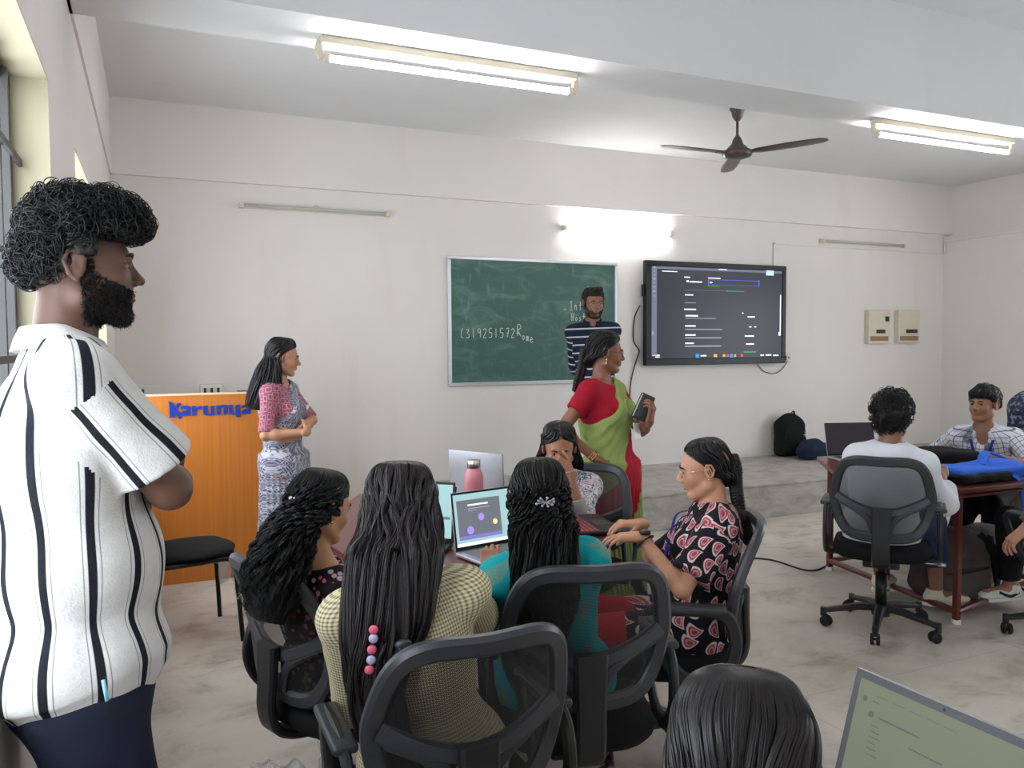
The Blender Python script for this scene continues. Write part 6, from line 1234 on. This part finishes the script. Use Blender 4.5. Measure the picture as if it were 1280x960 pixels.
c = B.nb+B.f*.18-B.r*.03-B.up*.31-B.base; b = MB(); b.box(c-np.array([.035, .003, .045]), c+np.array([.035, .003, .045]), np.stack([B.r, B.f, B.up], 1), c); b.build('name_badge', M['white_plastic'], B.o)
t = thing('tablet', 'black phone wallet held up by the teacher in the green saree', 'tablet', W(804, 509, 4.48)); R = frame(W(804, 509, 4.48)-EYE); b = MB(); b.rbox((-.042, -.009, -.075), (.042, .009, .075), .008); q = math.radians(24); Ry = np.array([[math.cos(q), 0, math.sin(q)], [0, 1, 0], [-math.sin(q), 0, math.cos(q)]]); b.v[0] = b.v[0]@(R@Ry).T; b.build('case', M['black_plastic'], t, True)
b = MB(); b.rbox((-.036, -.0100, -.068), (-.030, -.009, .068), .0004, 1); b.v[0] = b.v[0]@(R@Ry).T; b.build('case_edge', M['steel'], t)
# 9 --- man at the board
B = person('bearded man with glasses in a navy striped shirt standing at the chalkboard', W(742, 379, 6.6), W(744, 506, 6.65), 192, 206, .99, 'm', fp=-6, skin=S(138, 96, 76), hands=(W(738, 496, 6.85), W(730, 498, 6.85)), elb=(W(785, 450, 6.95), W(703, 455, 6.85)), feet=((3.30, 5.80, .395), (3.52, 5.93, .395)), h=.007, bulk=1.0, shw=.168)
top(B, FAB['navy_striped_jersey'], inf=.014, hem=.08, sleeve=1.35, sr=(.058, .056, .050), neck='crew', fold=(.005, 14)); collar(B, CM['dark_navy_denim']); trousers(B, CM['black_cloth'])
crop_hair(B, .016, HM2, 900, (.018, .034), .0017, low=-.06, hairline=.062, curly=False, seed=7, fringe=((0, .055, .118), (.055, .045, .026)), amp=.004); stubble(B, 2600, r=.0011, m=HM2, L=.006, cheek=-.034); glasses(B, BLKW)
for sd in (-1, 1): shoe(B, sd, CM['black_cloth'], M['rubber'])
# 10 --- boy in white shirt
B = person('boy in a white shirt and jeans seen from behind at the right table', W(1115, 524, 4.35), (3.60, 3.15, .56), 58, 52, .98, 'm', fp=-12, skin=S(140, 98, 78), hands=((3.83, 3.52, .80), (4.02, 3.12, .80)), elb=((3.4, 3.5, .4), (3.75, 2.8, .4)), feet=((4.02, 3.52, .13), (4.10, 3.20, .12)), knee=((3.92, 3.55, .9), (4.05, 3.2, .9)), toes=((.8, .3), (.9, -.4)), h=.0065, shw=.17)
top(B, CM['white_shirting'], inf=.026, hem=.10, sleeve=1.5, sr=(.064, .066, .060), neck='crew', lap=.15, fold=(.015, 12), bulk=1.03); collar(B, CM['white_shirting'])
trousers(B, CM['blue_denim'], r=(.096, .072, .075), to=.62)
crop_hair(B, .030, HMC, 1100, (.008, .016), .0021, low=-.085, hairline=.06, seed=9, amp=.007)
for sd in (-1, 1): shoe(B, sd, CM['cream_leather'], CM['white_rubber'])
# 11 --- boy in checked shirt
B = person('boy in a blue and white checked shirt with a blue lanyard, facing the viewer', W(1229, 506, 5.45), (5.32, 3.74, .52), 262, 245, .97, 'm', fp=4, skin=S(150, 106, 82), hands=((4.98, 3.42, .80), (4.98, 3.90, .80)), elb=((5.25, 3.30, .72), (5.25, 4.15, .72)), feet=((4.95, 3.45, .09), (4.95, 3.8, .09)), h=.0065, shw=.17)
top(B, FAB['checked_cotton'], inf=.018, hem=.06, sleeve=1.3, sr=(.066, .062, .055), neck='v', fold=(.006, 14)); collar(B, FAB['checked_cotton'], open_=.5); trousers(B, CM['black_cloth'])
crop_hair(B, .020, HM, 1000, (.022, .042), .0019, low=.012, hairline=.045, curly=False, seed=11, fringe=((0, .060, .075), (.070, .034, .032)), amp=.005)
lanyard(B, CM['lanyard_blue'], .03, .28, True)
f = Field(B.head-.15, B.head+.15, .004); [f.cone(B.hp(0, .094, -.049), B.hp(q*.020, .086, -.053), .0045, .0035, .003) for q in (-1, 1)]; f.disp(.001, 200, 2); sub_child(B, 'moustache', f, HM, 0)
# 12 --- person cut off by the right edge
B = person('person in a brown jacket and navy sneakers, mostly cut off by the right edge', W(1372, 486, 4.05), (4.45, 2.62, .54), 350, 355, .98, 'm', fp=-12, skin=S(160, 116, 96), hands=(W(1276, 668, 4.05), (4.75, 3.1, .80)), elb=(W(1330, 660, 4.0), (4.75, 2.6, .7)), hd=((-.6, .3, -.6), None), feet=((4.52, 3.05, .14), (4.70, 3.0, .14)), knee=((4.4, 3.0, .9), (4.7, 3.0, .9)), toes=((-.95, .25), (-.6, .6)), h=.007)
top(B, CM['brown_jacket_cloth'], 'jacket', .022, hem=.08, sleeve=1.85, sr=(.068, .062, .052), neck='crew', fold=(.008, 14)); trousers(B, CM['black_cloth'], to=.9)
crop_hair(B, .018, HM, 500, (.02, .035), .0019, low=-.04, hairline=.05, curly=False, seed=12)
for sd in (-1, 1): shoe(B, sd, CM['white_rubber'], M['white_plastic'], CM['navy_leather'])
# 13 --- nearest head
B = person('person with smooth dark hair whose head rises into the bottom of the frame', W(928, 968, 1.0), (.42, .74, .50), 46, 78, .97, 'f', fp=-16, skin=S(170, 124, 98), hands=((.84, .95, .80), (.86, .62, .80)), elb=((.55, 1.0, .70), (.55, .42, .70)), feet=((.82, .85, .09), (.84, .62, .09)), h=.007, hf=.0045)
top(B, CM['plum_shirt'], inf=.016, hem=.1, sleeve=1.4, neck='crew', lap=.3); trousers(B, CM['black_cloth'])
k = B.hp
sec = crown(B, .010)+[(k(0, -.045, -.05), B.H[:, 0], -B.H[:, 1], .086, .075, .03, 1.7), (k(0, -.06, -.10), B.H[:, 0], -B.H[:, 1], .088, .065, .03, 1.9), bk_(.40, .09, .055, .03, 2.1, 0, .01), bk_(.30, .085, .05, .03, 2.3, 0, .03), bk_(.18, .06, .04, .03, 2.6, 0, .035)]
loft_hair(B, sec, 2200, .0014, (.003, 1.2), (0, 0), hairmat('smooth_sheeny_hair', (.022, .019, .020), .36), ends=(.85, 1.0), seed=131, rad=(.97, 1.04), seg=60, base=.955, clk=.35, clump=60)
